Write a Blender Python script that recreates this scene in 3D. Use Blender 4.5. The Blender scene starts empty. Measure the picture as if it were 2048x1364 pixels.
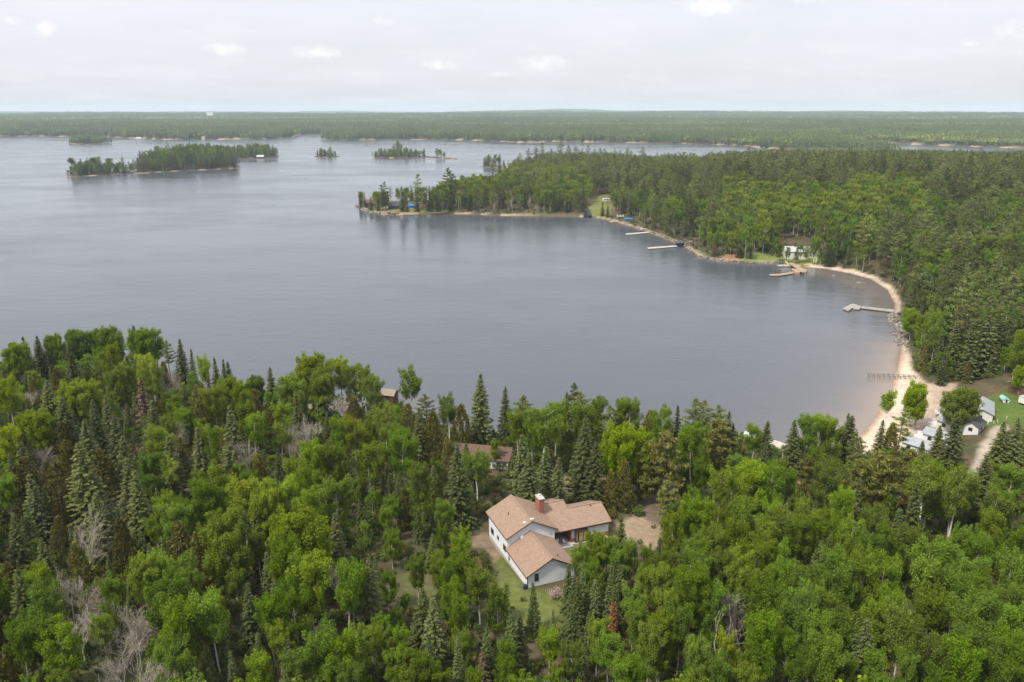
import bpy, math, random
import numpy as np
from mathutils import Vector, Matrix

# ---------------------------------------------------------------- camera, sky, sun, exposure
S = bpy.context.scene
COL = S.collection
HC = 85.0                                   # drone height above the lake, metres
FPX = 1593.0                                # focal length for a 2048 px wide frame
PITCH = math.atan((682 - 219) / FPX)
CP, SP = math.cos(PITCH), math.sin(PITCH)
cam = bpy.data.cameras.new('camera'); cam_o = bpy.data.objects.new('camera', cam); COL.objects.link(cam_o)
cam.sensor_width = 36.0; cam.lens = 36.0 * FPX / 2048; cam.clip_start = 1.0; cam.clip_end = 60000
cam_o.location = (0, 0, HC); cam_o.rotation_euler = (math.pi / 2 - PITCH, 0, 0)
S.camera = cam_o
SUN_DIR = Vector((-0.58, -0.50, 1.08)).normalized()      # towards the sun
sun = bpy.data.lights.new('sun', 'SUN'); sun_o = bpy.data.objects.new('sun', sun); COL.objects.link(sun_o)
sun.energy = 3.7; sun.angle = math.radians(6.0); sun.color = (1.0, 0.93, 0.80)
sun_o.rotation_euler = SUN_DIR.to_track_quat('Z', 'Y').to_euler()
S.view_settings.view_transform = 'Standard'; S.view_settings.look = 'None'
S.view_settings.exposure = 0.35; S.view_settings.gamma = 1.0; S.view_settings.use_curve_mapping = False
S.render.engine = 'CYCLES'
cy = S.cycles
cy.max_bounces = 4; cy.diffuse_bounces = 3; cy.glossy_bounces = 2; cy.transmission_bounces = 2
cy.volume_bounces = 1; cy.transparent_max_bounces = 4; cy.caustics_reflective = False; cy.caustics_refractive = False
cy.use_denoising = True
cy.sample_clamp_indirect = 6.0

W = bpy.data.worlds.new('World'); S.world = W; W.use_nodes = True
nt = W.node_tree; nt.nodes.clear()
def N(t, **kw):
    n = nt.nodes.new(t)
    for k, v in kw.items(): setattr(n, k, v)
    return n
def LK(a, b): nt.links.new(a, b)
def MATH(op, a, b=None, c=None, clamp=False):
    n = nt.nodes.new('ShaderNodeMath'); n.operation = op; n.use_clamp = clamp
    for i, v in enumerate((a, b, c)):
        if v is None: continue
        if isinstance(v, (int, float)): n.inputs[i].default_value = v
        else: nt.links.new(v, n.inputs[i])
    return n.outputs[0]
w_out = N('ShaderNodeOutputWorld'); w_bg = N('ShaderNodeBackground')
w_sky = N('ShaderNodeTexSky'); w_sky.sky_type = 'NISHITA'; w_sky.sun_disc = False
w_sky.sun_elevation = math.asin(SUN_DIR.z); w_sky.sun_rotation = math.atan2(SUN_DIR.x, SUN_DIR.y)
w_sky.air_density = 1.0; w_sky.dust_density = 1.5; w_sky.ozone_density = 1.0
tc = N('ShaderNodeTexCoord'); sep = N('ShaderNodeSeparateXYZ'); LK(tc.outputs['Generated'], sep.inputs[0])
el = MATH('ARCSINE', sep.outputs[2]); az = MATH('ARCTAN2', sep.outputs[0], sep.outputs[1])
elp = MATH('MAXIMUM', sep.outputs[2], 0.0)
den = MATH('ADD', elp, 0.10)
cx = MATH('DIVIDE', sep.outputs[0], den); cyy = MATH('DIVIDE', sep.outputs[1], den)
comb = N('ShaderNodeCombineXYZ'); LK(cx, comb.inputs[0]); LK(cyy, comb.inputs[1])
cn = N('ShaderNodeTexNoise'); cn.inputs['Scale'].default_value = 0.55; cn.inputs['Detail'].default_value = 7; cn.inputs['Roughness'].default_value = 0.58
LK(comb.outputs[0], cn.inputs['Vector'])
thin = N('ShaderNodeMapRange'); thin.inputs['From Min'].default_value = 0.36; thin.inputs['From Max'].default_value = 0.66
thin.inputs['To Min'].default_value = 0.80; thin.inputs['To Max'].default_value = 0.97; LK(cn.outputs['Fac'], thin.inputs['Value'])
# low cumulus puffs: (azimuth px, elevation px, half width, half height) read off a 2048 px frame
aec = N('ShaderNodeCombineXYZ'); LK(az, aec.inputs[0]); LK(el, aec.inputs[1])
pn = N('ShaderNodeTexNoise'); pn.inputs['Scale'].default_value = 95; pn.inputs['Detail'].default_value = 6; pn.inputs['Roughness'].default_value = 0.6
LK(aec.outputs[0], pn.inputs['Vector'])
puff = None
for px, py, hw, hh, st in ((1380, 26, 78, 26, 1.1), (1545, 16, 70, 20, .7), (187, 82, 26, 18, 1.0), (131, 71, 24, 13, .7), (505, 110, 62, 20, .8),
                           (672, 110, 75, 18, .9), (890, 132, 62, 15, .8), (1080, 128, 85, 26, .75), (790, 50, 60, 16, .6), (1848, 105, 26, 14, .7),
                           (1920, 88, 55, 34, .6), (66, 98, 22, 10, .5), (1000, 150, 70, 12, .5), (1700, 130, 60, 20, .35)):
    a0 = math.atan((px - 1024) / FPX / CP); e0 = math.radians((219 - py) / FPX * 57.3 * 0.93)
    dx = MATH('DIVIDE', MATH('SUBTRACT', az, a0), hw / FPX); dy = MATH('DIVIDE', MATH('SUBTRACT', el, e0), hh / FPX)
    d = MATH('SQRT', MATH('ADD', MATH('MULTIPLY', dx, dx), MATH('MULTIPLY', dy, dy)))
    v = MATH('MULTIPLY', MATH('SUBTRACT', 1.05, d, clamp=True), st)
    puff = v if puff is None else MATH('MAXIMUM', puff, v)
pm = N('ShaderNodeMapRange'); pm.inputs['From Min'].default_value = 0.40; pm.inputs['From Max'].default_value = 1.0
LK(MATH('MULTIPLY', MATH('ADD', puff, 0.12), MATH('MULTIPLY', pn.outputs['Fac'], 2.0)), pm.inputs['Value'])
pmask = MATH('MULTIPLY', pm.outputs[0], MATH('MULTIPLY', puff, 3.0, clamp=True), clamp=True)
skyc = N('ShaderNodeMixRGB'); skyc.blend_type = 'MULTIPLY'; skyc.inputs[0].default_value = 1; LK(w_sky.outputs[0], skyc.inputs[1]); skyc.inputs[2].default_value = (1, 1, 1, 1)
m1 = N('ShaderNodeMixRGB'); LK(thin.outputs[0], m1.inputs[0]); LK(skyc.outputs[0], m1.inputs[1]); 
lum = MATH('ADD', MATH('MULTIPLY', elp, 0.95), 0.97)          # a veiled sky grows brighter overhead (overcast law, softened)
veil = N('ShaderNodeMixRGB', blend_type='MULTIPLY'); veil.inputs[0].default_value = 1; veil.inputs[1].default_value = (6.75, 6.85, 7.25, 1); LK(lum, veil.inputs[2]); LK(veil.outputs[0], m1.inputs[2])
m2 = N('ShaderNodeMixRGB'); aes = N('ShaderNodeCombineXYZ'); LK(az, aes.inputs[0]); LK(MATH('MULTIPLY', el, 3.2), aes.inputs[1])
wn = N('ShaderNodeTexNoise'); wn.inputs['Scale'].default_value = 13; wn.inputs['Detail'].default_value = 8; wn.inputs['Roughness'].default_value = 0.62; LK(aes.outputs[0], wn.inputs['Vector'])
wr_ = N('ShaderNodeMapRange'); wr_.inputs['From Min'].default_value = .50; wr_.inputs['From Max'].default_value = .74; LK(wn.outputs['Fac'], wr_.inputs['Value'])
LK(MATH('MAXIMUM', MATH('MULTIPLY', pmask, 0.55), MATH('MULTIPLY', wr_.outputs[0], .15)), m2.inputs[0]); LK(m1.outputs[0], m2.inputs[1]); m2.inputs[2].default_value = (9.1, 8.95, 8.7, 1)
LK(m2.outputs[0], w_bg.inputs[0]); w_bg.inputs[1].default_value = 0.1; LK(w_bg.outputs[0], w_out.inputs[0])

# ---------------------------------------------------------------- helpers
def ray(px, py):
    x = (px - 1024) / FPX; y = (py - 682) / FPX
    return x, CP - y * SP, -SP - y * CP
def at(px, py, z=0.0):
    """the world point on the level z that stands at this place of the survey picture"""
    x, y, zz = ray(px, py); t = (z - HC) / zz
    return np.array((x * t, y * t, z))
def proj(P):
    P = np.asarray(P, float); X, Y, Z = P[..., 0], P[..., 1], P[..., 2] - HC
    dep = np.maximum(Y * CP - Z * SP, .1); up = Y * SP + Z * CP
    return 1024 + FPX * X / dep, 682 - FPX * up / dep
def smooth(a, b, x):
    t = np.clip((np.asarray(x, float) - a) / (b - a), 0, 1); return t * t * (3 - 2 * t)
def poly_sd(P, poly):
    """signed distance to a polygon, positive inside"""
    P = np.asarray(P, float); A = np.asarray(poly, float)[:, :2]; B = np.roll(A, -1, 0)
    out = np.empty(len(P))
    for s in range(0, len(P), 20000):
        Q = P[s:s + 20000, None, :2]
        e = B - A; w = Q - A
        t = np.clip((w * e).sum(-1) / np.maximum((e * e).sum(-1), 1e-9), 0, 1)
        d = w - e * t[..., None]
        dist = np.sqrt((d * d).sum(-1)).min(1)
        c1 = (A[:, 1] <= Q[..., 1]); c2 = (B[:, 1] > Q[..., 1]); cr = e[:, 0] * w[..., 1] - e[:, 1] * w[..., 0]
        wn = (c1 & c2 & (cr > 0)).sum(1) - (~c1 & ~c2 & (cr < 0)).sum(1)
        out[s:s + 20000] = np.where(wn != 0, dist, -dist)
    return out
def in_px(px, py, poly):
    return poly_sd(np.stack([px, py], -1), poly) > 0
_rs = np.random.RandomState(7)
_LAT = _rs.rand(64, 64)
def vnoise(x, y):
    xi = np.floor(x).astype(int); yi = np.floor(y).astype(int); fx = x - xi; fy = y - yi
    fx = fx * fx * (3 - 2 * fx); fy = fy * fy * (3 - 2 * fy)
    g = lambda a, b: _LAT[a % 64, b % 64]
    return (g(xi, yi) * (1 - fx) + g(xi + 1, yi) * fx) * (1 - fy) + (g(xi, yi + 1) * (1 - fx) + g(xi + 1, yi + 1) * fx) * fy
def fbm(x, y, o=4):
    s = 0; a = .5
    for i in range(o): s = s + a * vnoise(x * 2 ** i + 17 * i, y * 2 ** i + 5 * i); a *= .5
    return s

def mesh_np(name, V, faces, mats=(), midx=None, face_attr=None, smooth_f=False, vcol=None):
    """faces: list of int arrays (n,3) or (n,4)"""
    me = bpy.data.meshes.new(name); V = np.asarray(V, np.float32)
    me.vertices.add(len(V)); me.vertices.foreach_set('co', V.ravel())
    faces = [np.asarray(f, np.int32) for f in faces if len(f)]
    loops = np.concatenate([f.ravel() for f in faces]); cnt = np.concatenate([np.full(len(f), f.shape[1], np.int32) for f in faces])
    st = np.concatenate([[0], np.cumsum(cnt)[:-1]]).astype(np.int32)
    me.loops.add(len(loops)); me.loops.foreach_set('vertex_index', loops)
    me.polygons.add(len(cnt)); me.polygons.foreach_set('loop_start', st); me.polygons.foreach_set('loop_total', cnt)
    for m in mats: me.materials.append(m)
    if midx is not None: me.polygons.foreach_set('material_index', np.asarray(midx, np.int32))
    me.polygons.foreach_set('use_smooth', np.full(len(cnt), bool(smooth_f)))
    if face_attr is not None:
        for k, v in face_attr.items():
            v = np.asarray(v, np.float32)
            if v.ndim == 1: a = me.attributes.new(k, 'FLOAT', 'FACE'); a.data.foreach_set('value', v)
            else: a = me.attributes.new(k, 'FLOAT_COLOR', 'FACE'); a.data.foreach_set('color', np.ascontiguousarray(v).ravel())
    if vcol is not None:
        for k, v in vcol.items():
            v = np.asarray(v, np.float32)
            if v.ndim == 1: a = me.attributes.new(k, 'FLOAT', 'POINT'); a.data.foreach_set('value', v)
            else: a = me.attributes.new(k, 'FLOAT_COLOR', 'POINT'); a.data.foreach_set('color', np.ascontiguousarray(v).ravel())
    me.update(); me.validate(verbose=False)
    return me
def link(name, data, parent=None, loc=None, rotz=0.0):
    o = bpy.data.objects.new(name, data); COL.objects.link(o)
    if parent is not None: o.parent = parent
    if loc is not None: o.location = tuple(float(c) for c in loc)
    if rotz: o.rotation_euler = (0, 0, rotz)
    return o
def tag(o, label=None, cat=None, group=None, kind=None):
    if label: o['label'] = label
    if cat: o['category'] = cat
    if group: o['group'] = group
    if kind: o['kind'] = kind
    return o
def thing(name, label, cat, loc, rotz=0.0, group=None):
    return tag(link(name, None, None, loc, rotz), label, cat, group)

# ---------------------------------------------------------------- materials
def mat(name):
    m = bpy.data.materials.new(name); m.use_nodes = True; m.node_tree.nodes.clear(); return m
class G:
    """tiny node graph writer"""
    def __init__(s, m): s.t = m.node_tree; s.out = s.n('ShaderNodeOutputMaterial')
    def n(s, t, **kw):
        x = s.t.nodes.new(t)
        for k, v in kw.items(): setattr(x, k, v)
        return x
    def l(s, a, b): s.t.links.new(a, b)
    def math(s, op, a, b=None, clamp=False):
        x = s.n('ShaderNodeMath', operation=op, use_clamp=clamp)
        for i, v in enumerate((a, b)):
            if v is None: continue
            if isinstance(v, (int, float)): x.inputs[i].default_value = v
            else: s.l(v, x.inputs[i])
        return x.outputs[0]
    def noise(s, scale, detail=4, rough=.6, vec=None, out='Fac'):
        x = s.n('ShaderNodeTexNoise'); x.inputs['Scale'].default_value = scale; x.inputs['Detail'].default_value = detail; x.inputs['Roughness'].default_value = rough
        if vec is not None: s.l(vec, x.inputs['Vector'])
        return x.outputs[out]
    def ramp(s, v, a, b, c, d):
        x = s.n('ShaderNodeMapRange'); s.l(v, x.inputs['Value'])
        for k, q in zip(('From Min', 'From Max', 'To Min', 'To Max'), (a, b, c, d)): x.inputs[k].default_value = q
        return x.outputs[0]
    def mix(s, f, a, b, mode='MIX'):
        x = s.n('ShaderNodeMixRGB', blend_type=mode)
        for i, v in enumerate((f, a, b)):
            if isinstance(v, (int, float)): x.inputs[i].default_value = v
            elif isinstance(v, tuple): x.inputs[i].default_value = (*v, 1) if len(v) == 3 else v
            else: s.l(v, x.inputs[i])
        return x.outputs[0]
    def principled(s, col, rough=.8, spec=.3, bump=None, bstr=.3, bdist=.05, metallic=0.0):
        p = s.n('ShaderNodeBsdfPrincipled')
        if isinstance(col, tuple): p.inputs['Base Color'].default_value = (*col, 1)
        else: s.l(col, p.inputs['Base Color'])
        if isinstance(rough, (int, float)): p.inputs['Roughness'].default_value = rough
        else: s.l(rough, p.inputs['Roughness'])
        p.inputs['Specular IOR Level'].default_value = spec; p.inputs['Metallic'].default_value = metallic
        if bump is not None:
            b = s.n('ShaderNodeBump'); b.inputs['Strength'].default_value = bstr; b.inputs['Distance'].default_value = bdist
            s.l(bump, b.inputs['Height']); s.l(b.outputs[0], p.inputs['Normal'])
        return p
    def done(s, sh): s.l(sh, s.out.inputs['Surface'])
def obj_coord(g): return g.n('ShaderNodeTexCoord').outputs['Object']
def plain(name, col, rough=.7, spec=.3, nscale=6.0, var=.18, bump=.0, metallic=0.0):
    """a paint, wood or metal with dirt and unevenness"""
    m = mat(name); g = G(m); v = obj_coord(g)
    nz = g.noise(nscale, 5, .65, v); n2 = g.noise(nscale * .17, 3, .6, v)
    f = g.math('ADD', g.ramp(nz, .3, .7, 1 - var, 1 + var), g.ramp(n2, .3, .7, -var * .6, var * .6))
    c = g.n('ShaderNodeMixRGB', blend_type='MULTIPLY'); c.inputs[0].default_value = 1; c.inputs[1].default_value = (*col, 1); g.l(f, c.inputs[2])
    p = g.principled(c.outputs[0], rough, spec, nz if bump else None, bump, .02, metallic); g.done(p.outputs[0]); return m
def leafmat(name, col, transl=.3, hue=.012, val=.28, attr_col=False, rough=.55):
    m = mat(name); g = G(m)
    oi = g.n('ShaderNodeObjectInfo'); at_ = g.n('ShaderNodeAttribute', attribute_name='var')
    if attr_col: ac = g.n('ShaderNodeAttribute', attribute_name='tcol'); base = ac.outputs['Color']
    else:
        base = g.mix(1.0, (*col, 1), oi.outputs['Color'], 'MULTIPLY')
    hs = g.n('ShaderNodeHueSaturation')
    r = oi.outputs['Random']
    r2 = g.math('FRACT', g.math('MULTIPLY', r, 17.31)); r3 = g.math('FRACT', g.math('MULTIPLY', r, 53.7))
    g.l(g.ramp(r2, 0, 1, .5 - hue, .5 + hue), hs.inputs['Hue'])
    g.l(g.ramp(r3, 0, 1, .96, 1.08), hs.inputs['Saturation'])
    vv = g.math('MULTIPLY', g.ramp(r, 0, 1, 1 - val, 1 + val), g.ramp(at_.outputs['Fac'], 0, 1, .70, 1.30))
    g.l(vv, hs.inputs['Value']); g.l(base, hs.inputs['Color'])
    p = g.principled(hs.outputs[0], rough, .07)
    t = g.n('ShaderNodeBsdfTranslucent'); tc_ = g.mix(1.0, hs.outputs[0], (1.25, 1.2, .6), 'MULTIPLY'); g.l(tc_, t.inputs[0])
    mx = g.n('ShaderNodeMixShader'); mx.inputs[0].default_value = transl; g.l(p.outputs[0], mx.inputs[1]); g.l(t.outputs[0], mx.inputs[2])
    g.done(mx.outputs[0]); return m
M = {}
M['aspen'] = leafmat('aspen_leaves', (.146, .214, .021), .40)
M['spruce'] = leafmat('spruce_needles', (.102, .118, .040), .10, .012, .3)
M['fir'] = leafmat('fir_needles', (.092, .116, .038), .10, .012, .3)
M['pine'] = leafmat('pine_needles', (.122, .148, .044), .12, .014, .48)
M['cedar'] = leafmat('cedar_sprays', (.135, .128, .030), .14, .012, .3)
M['shrub'] = leafmat('shrub_leaves', (.095, .122, .024), .3, .05, .4)
M['yaspen'] = leafmat('yellow_aspen_leaves', (.190, .240, .028), .38, .014, .25)
M['daspen'] = leafmat('deep_green_leaves', (.104, .176, .022), .34, .014, .28)
M['rust'] = leafmat('rust_needles', (.19, .078, .043), .1, .02, .15)
M['deadneedle'] = leafmat('dead_grey_needles', (.135, .095, .062), .1, .02, .25)
M['lilac'] = leafmat('lilac_blossom', (.42, .30, .32), .25, .01, .12)
M['grove'] = leafmat('grove_leaves', (1, 1, 1), .15, .02, .22, True)
M['bark_grey'] = plain('grey_bark', (.16, .135, .11), .9, .1, 5, .3)
M['bark_pale'] = plain('pale_aspen_bark', (.40, .38, .31), .85, .15, 4, .3)
M['bark_white'] = plain('white_birch_bark', (.62, .60, .55), .8, .2, 4, .28)
M['bark_pine'] = plain('pine_bark', (.17, .11, .075), .9, .1, 4, .3)
M['twig'] = plain('bare_twigs', (.38, .335, .28), .9, .1, 4, .25)
M['twig_pale'] = plain('bleached_wood', (.58, .52, .45), .85, .1, 4, .25)

# ---------------------------------------------------------------- land, lake, shores
SHORE = [(-420, 733), (-200, 733), (0, 738), (150, 742), (300, 752), (420, 788), (520, 815), (640, 832), (740, 812), (800, 806), (850, 838), (930, 868), (1040, 874), (1200, 872),
         (1400, 877), (1480, 884), (1540, 893), (1610, 906), (1660, 902), (1700, 886), (1722, 868), (1745, 843), (1768, 806), (1784, 770), (1794, 735),
         (1800, 705), (1797, 682), (1788, 655), (1780, 636), (1786, 622), (1788, 606), (1774, 580), (1742, 559), (1700, 547), (1650, 538), (1612, 534),
         (1560, 528), (1500, 527), (1440, 523), (1402, 515), (1382, 501), (1352, 486), (1312, 470), (1262, 453), (1222, 441), (1190, 435), (1150, 433),
         (1080, 432), (1000, 431), (930, 428), (860, 428), (800, 430), (755, 428), (727, 421), (711, 411), (714, 405), (750, 404), (800, 405), (850, 403), (890, 394),
         (930, 378), (975, 363), (1010, 351), (1062, 342), (1045, 339), (1020, 337), (1018, 333), (1040, 328), (1100, 322)]
MAIN = [at(*p)[:2] for p in SHORE] + [(200, 1330), (380, 1400), (520, 1560), (580, 1760), (572, 1960), (800, 2300), (5200, 2400), (5200, -900), (-1500, -900), (-1500, 300), (-700, 330)]
FAR = [at(*p)[:2] for p in [(-900, 271.5), (-300, 272), (0, 272.5), (90, 273), (150, 273.5), (250, 275.5), (275, 278), (330, 279.5), (440, 279), (520, 278.5), (585, 276), (592, 272),
                            (600, 269.5), (643, 269), (655, 275), (646, 279.5), (700, 281), (780, 279.5), (900, 280), (980, 282), (1040, 285.5), (1085, 285.5), (1095, 283), (1200, 285), (1330, 287),
                            (1400, 288.5), (1450, 290), (1500, 293), (1520, 297)]] + [(800, 1850), (5000, 2000), (24000, 9000), (20000, 24000), (-20000, 24000), (-24000, 9000), (-9000, 2900)]
POND = [at(*p)[:2] for p in [(1724, 285), (1790, 288), (1900, 292), (2030, 297), (2250, 303), (2250, 312), (1960, 308), (1800, 303), (1735, 296)]]
def isl(*pp): return [at(*p)[:2] for p in pp]
ISLES = [isl((129, 352), (140, 354), (200, 351), (250, 348), (272, 347), (268, 344), (235, 343), (190, 343), (150, 346)),
         isl((262, 347), (290, 346.5), (340, 343), (420, 339.5), (476, 336), (482, 333), (470, 327), (440, 320), (400, 316), (370, 318), (330, 325), (290, 334), (268, 342)),
         isl((440, 324), (470, 319), (520, 316), (558, 313.5), (560, 311), (540, 308), (500, 307), (450, 310)),
         isl((136, 288), (170, 289), (209, 288), (206, 285), (170, 283.5), (142, 285)),
         isl((627, 313.5), (650, 315), (685, 313), (670, 310.5), (645, 310), (630, 311)),
         isl((739, 315), (780, 316.5), (846, 315), (880, 317), (915, 319.5), (921, 318), (890, 315), (850, 312), (810, 310), (760, 309.5)),
         isl((781, 300), (808, 300), (806, 296.5), (785, 296.5)), isl((502, 290.5), (519, 290.5), (514, 288), (506, 288)),
         isl((728, 298), (741, 298), (737, 296.8), (730, 296.8)),
         isl((960, 334), (978, 335.5), (1000, 333.5), (1018, 336), (1020, 333), (990, 330.5), (965, 331))]
def land_sd(P):
    d = np.maximum(poly_sd(P, MAIN), poly_sd(P, FAR)); d = np.minimum(d, -poly_sd(P, POND))
    for q in ISLES: d = np.maximum(d, poly_sd(P, q))
    return d
HO = np.array((2.61, 116.41)); HANG = math.radians(21.4); HU = np.array((-math.sin(HANG), math.cos(HANG))); HV = np.array((math.cos(HANG), math.sin(HANG)))
HZ = 8.0
BEACH = [at(*p)[:2] for p in [(1655, 905), (1690, 878), (1745, 830), (1775, 770), (1790, 695), (1812, 690), (1826, 745), (1850, 770), (1905, 775), (1900, 800), (1885, 840), (1850, 895), (1760, 915), (1700, 915)]]
BEACH2 = [at(*p)[:2] for p in [(1606, 540), (1612, 530), (1660, 534.5), (1705, 541.5), (1750, 554.5), (1783, 576), (1800, 605), (1800, 624), (1770, 624), (1740, 580), (1660, 552)]]
def height(P, sd=None):
    P = np.asarray(P, float); x, y = P[:, 0], P[:, 1]; r = np.hypot(x, y)
    if sd is None: sd = land_sd(P)
    isle = smooth(900, 1000, y) * smooth(-150, -250, x) * (y < 2400) + smooth(1200, 1250, y) * (x < 150) * (x > -260) * (y < 2000)
    A = 7.6 - 4.6 * np.clip(isle, 0, 1) + 4 * smooth(2300, 3000, r)
    beach = np.maximum(smooth(-14, 2, poly_sd(P, BEACH)), smooth(-14, 2, poly_sd(P, BEACH2))) if len(P) < 3e6 else 0
    A = A * (1 - .45 * beach)
    h = A * (1 - np.exp(-np.maximum(sd, 0) / (38 + 20 * beach))) + .35 * smooth(0, 1.6, sd) * (1 - beach)
    inl = smooth(30, 160, sd)
    h = h + inl * (fbm(x / 70, y / 70, 3) - .45) * 6 * smooth(150, 420, r) * (1 - .7 * smooth(950, 1150, r))
    h = h + inl * 10 * np.exp(-(((x - 460) / 340) ** 2 + ((y - 740) / 190) ** 2)) + inl * 8 * np.exp(-(((x - 330) / 160) ** 2 + ((y - 680) / 160) ** 2))
    fr = smooth(2400, 4200, r)
    roll = fbm(x / 1500 + 3, y / 900 + 9, 4)
    h = h + inl * fr * (roll - .25) * (30 + 34 * smooth(4000, 9000, r)) + inl * smooth(6500, 13000, r) * (66 * fbm(x / 2600 + 11, y / 2200, 3) - 14)
    h = h + inl * (40 * np.exp(-(((x - 900) / 620) ** 2 + ((y - 13000) / 1500) ** 2)) + 22 * np.exp(-(((x - 1500) / 1700) ** 2 + ((y - 13200) / 1500) ** 2)) - 10 * smooth(4000, 9000, x) * smooth(5000, 9000, r))
    # the house stands on a graded pad
    q = P[:, :2] - HO; u = q @ HU; v = q @ HV
    pad = smooth(-12, 0, u) * smooth(36, 24, u) * smooth(-14, -3, v) * smooth(36, 25, v)
    plane = HZ - .06 * np.clip(u, -6, 26)
    h = h * (1 - pad) + plane * pad
    bed = -np.minimum(5, np.maximum(-sd, 0) * .11) - .02
    return np.where(sd > 0, np.maximum(h, .012 * np.minimum(sd, 4)), bed)
def gz(x, y): return float(height(np.array([[x, y]]))[0])

# one ground sheet: rings and spokes, dense where the camera is close
def polar(radii, angs):
    R, T = np.meshgrid(radii, angs, indexing='ij'); X = R * np.sin(T); Y = R * np.cos(T)
    nr, na = R.shape; P = np.stack([X.ravel(), Y.ravel()], -1)
    i = np.arange(nr - 1)[:, None]; j = np.arange(na - 1)[None]
    a = (i * na + j).ravel(); F = np.stack([a, a + 1, a + na + 1, a + na], -1)
    return P, F
rad = [1.0, 12]
while rad[-1] < 15600:
    r_ = rad[-1]; rad.append(r_ * (1.02 if r_ < 70 else 1.006 if r_ < 260 else 1.0085 if r_ < 1400 else 1.016))
DEG = math.pi / 180
ang = np.concatenate([np.linspace(-180, -48, 34)[:-1], np.linspace(-48, -36, 30)[:-1], np.linspace(-36, 36, 420)[:-1], np.linspace(36, 48, 30)[:-1], np.linspace(48, 180, 34)]) * DEG
GP, GF = polar(np.array(rad), ang)
GSD = land_sd(GP); GH = height(GP, GSD)
ppx, ppy = proj(np.column_stack([GP, GH])); front = GP[:, 1] > 5
def zone(poly, soft=1.2, zlev=None):
    """soft mask of a patch of ground outlined on the survey picture"""
    w = np.array([at(px, py, zlev)[:2] for px, py in poly]); return smooth(-soft, soft, poly_sd(GP, w) + 1.6 * (fbm(GP[:, 0] / 3, GP[:, 1] / 3, 3) - .45))
nz1 = fbm(GP[:, 0] / 5, GP[:, 1] / 5, 4); nz2 = fbm(GP[:, 0] / 23 + 5, GP[:, 1] / 23, 3)
col = np.zeros((len(GP), 4)); col[:, 3] = 1
def mixc(mask, c):
    global col
    m = mask[:, None]; col[:, :3] = col[:, :3] * (1 - m) + np.array(c) * m
col[:, :3] = (.060, .055, .028)                                                    # forest floor
mixc(smooth(.35, .6, nz1), (.090, .070, .040)); mixc(smooth(.45, .65, nz2) * .6, (.060, .080, .024))
far_m = smooth(3500, 5200, np.hypot(GP[:, 0], GP[:, 1]))                            # the farthest woods are seen as ground cover
fcol = fbm(GP[:, 0] / 420, GP[:, 1] / 260, 4); mixc(far_m, (.040, .056, .026)); mixc(far_m * smooth(.42, .62, fcol), (.085, .112, .034))
LAWNZ = [([(985, 1100), (1010, 1105), (1060, 1180), (1130, 1180), (1150, 1215), (1100, 1262), (1040, 1250), (1000, 1200)], HZ, (.105, .125, .034)),
         ([(1100, 1110), (1140, 1080), (1250, 1060), (1270, 1085), (1180, 1110), (1120, 1130)], HZ - 1, (.12, .135, .04)),
         ([(1060, 960), (1130, 940), (1230, 970), (1250, 1015), (1150, 1015), (1080, 990)], 6.5, (.15, .135, .058)),
         ([(780, 1140), (850, 1130), (890, 1180), (850, 1215), (790, 1215)], HZ, (.085, .088, .036)),
         ([(1940, 800), (2060, 775), (2100, 860), (2000, 858), (1950, 850)], 4, (.080, .120, .024)),
         ([(1182, 400), (1216, 398), (1226, 412), (1214, 436), (1176, 433)], 5, (.14, .15, .045)),
         ([(1430, 518), (1500, 505), (1560, 512), (1640, 508), (1650, 528), (1560, 530), (1450, 526)], 3, (.15, .18, .045)),
         ([(730, 421), (780, 417), (900, 424), (1000, 428), (1160, 429.5), (1160, 433), (900, 429), (760, 429)], 1, (.13, .125, .05))]
for pl, zl, c in LAWNZ: mixc(zone(pl, 1.5, zl) * .92, c)
DIRTZ = [([(940, 1065), (985, 1060), (1010, 1110), (990, 1125), (945, 1095)], HZ - 1, (.21, .155, .105)),
         ([(1225, 1060), (1262, 1030), (1335, 1035), (1335, 1085), (1300, 1112), (1255, 1085)], HZ - 1.3, (.29, .215, .15)),
         ([(1120, 975), (1150, 950), (1240, 945), (1330, 990), (1330, 1015), (1235, 975), (1160, 990)], 6.2, (.15, .115, .08)),
         ([(1280, 985), (1340, 1000), (1345, 1050), (1300, 1050), (1270, 1010)], 6.5, (.14, .11, .078)),
         ([(1568, 965), (1605, 950), (1625, 980), (1600, 1000), (1575, 985)], 5, (.25, .15, .10)),
         ([(1430, 515), (1462, 500), (1490, 515), (1470, 525)], 3, (.26, .15, .085))]
for pl, zl, c in DIRTZ: mixc(zone(pl, 1.0, zl) * .95, c)
mixc(zone([(1928, 985), (1940, 945), (1962, 885), (1990, 852), (2014, 850), (2016, 862), (1982, 905), (1958, 950), (1945, 990)], .8, 4.5), (.33, .28, .225))
bm = np.maximum(smooth(-1.5, 1.0, poly_sd(GP, BEACH) + 2 * (nz1 - .45)), smooth(-1.2, 1.0, poly_sd(GP, BEACH2) + 2 * (nz1 - .45)))
mixc(bm, (.46, .37, .29)); mixc(bm * smooth(6, 15, GSD), (.32, .245, .185))
wet = smooth(2.2, .4, GSD) * bm; mixc(wet, (.28, .195, .14))                        # wet sand is darker stuff
rockb = smooth(4.0, 1.0, GSD) * (GSD > -2) * (1 - bm) * smooth(240, 330, GP[:, 1]); mixc(rockb * .85, (.34, .27, .19))
farshore = smooth(20, 4, GSD) * (GSD > 0) * smooth(1700, 1900, GP[:, 1]); mixc(farshore, (.33, .27, .19))
bed_m = (GSD < 0).astype(float); mixc(bed_m, (.10, .075, .045))
m = mat('ground_cover'); g = G(m); a_ = g.n('ShaderNodeAttribute', attribute_name='gcol'); v = obj_coord(g)
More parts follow.
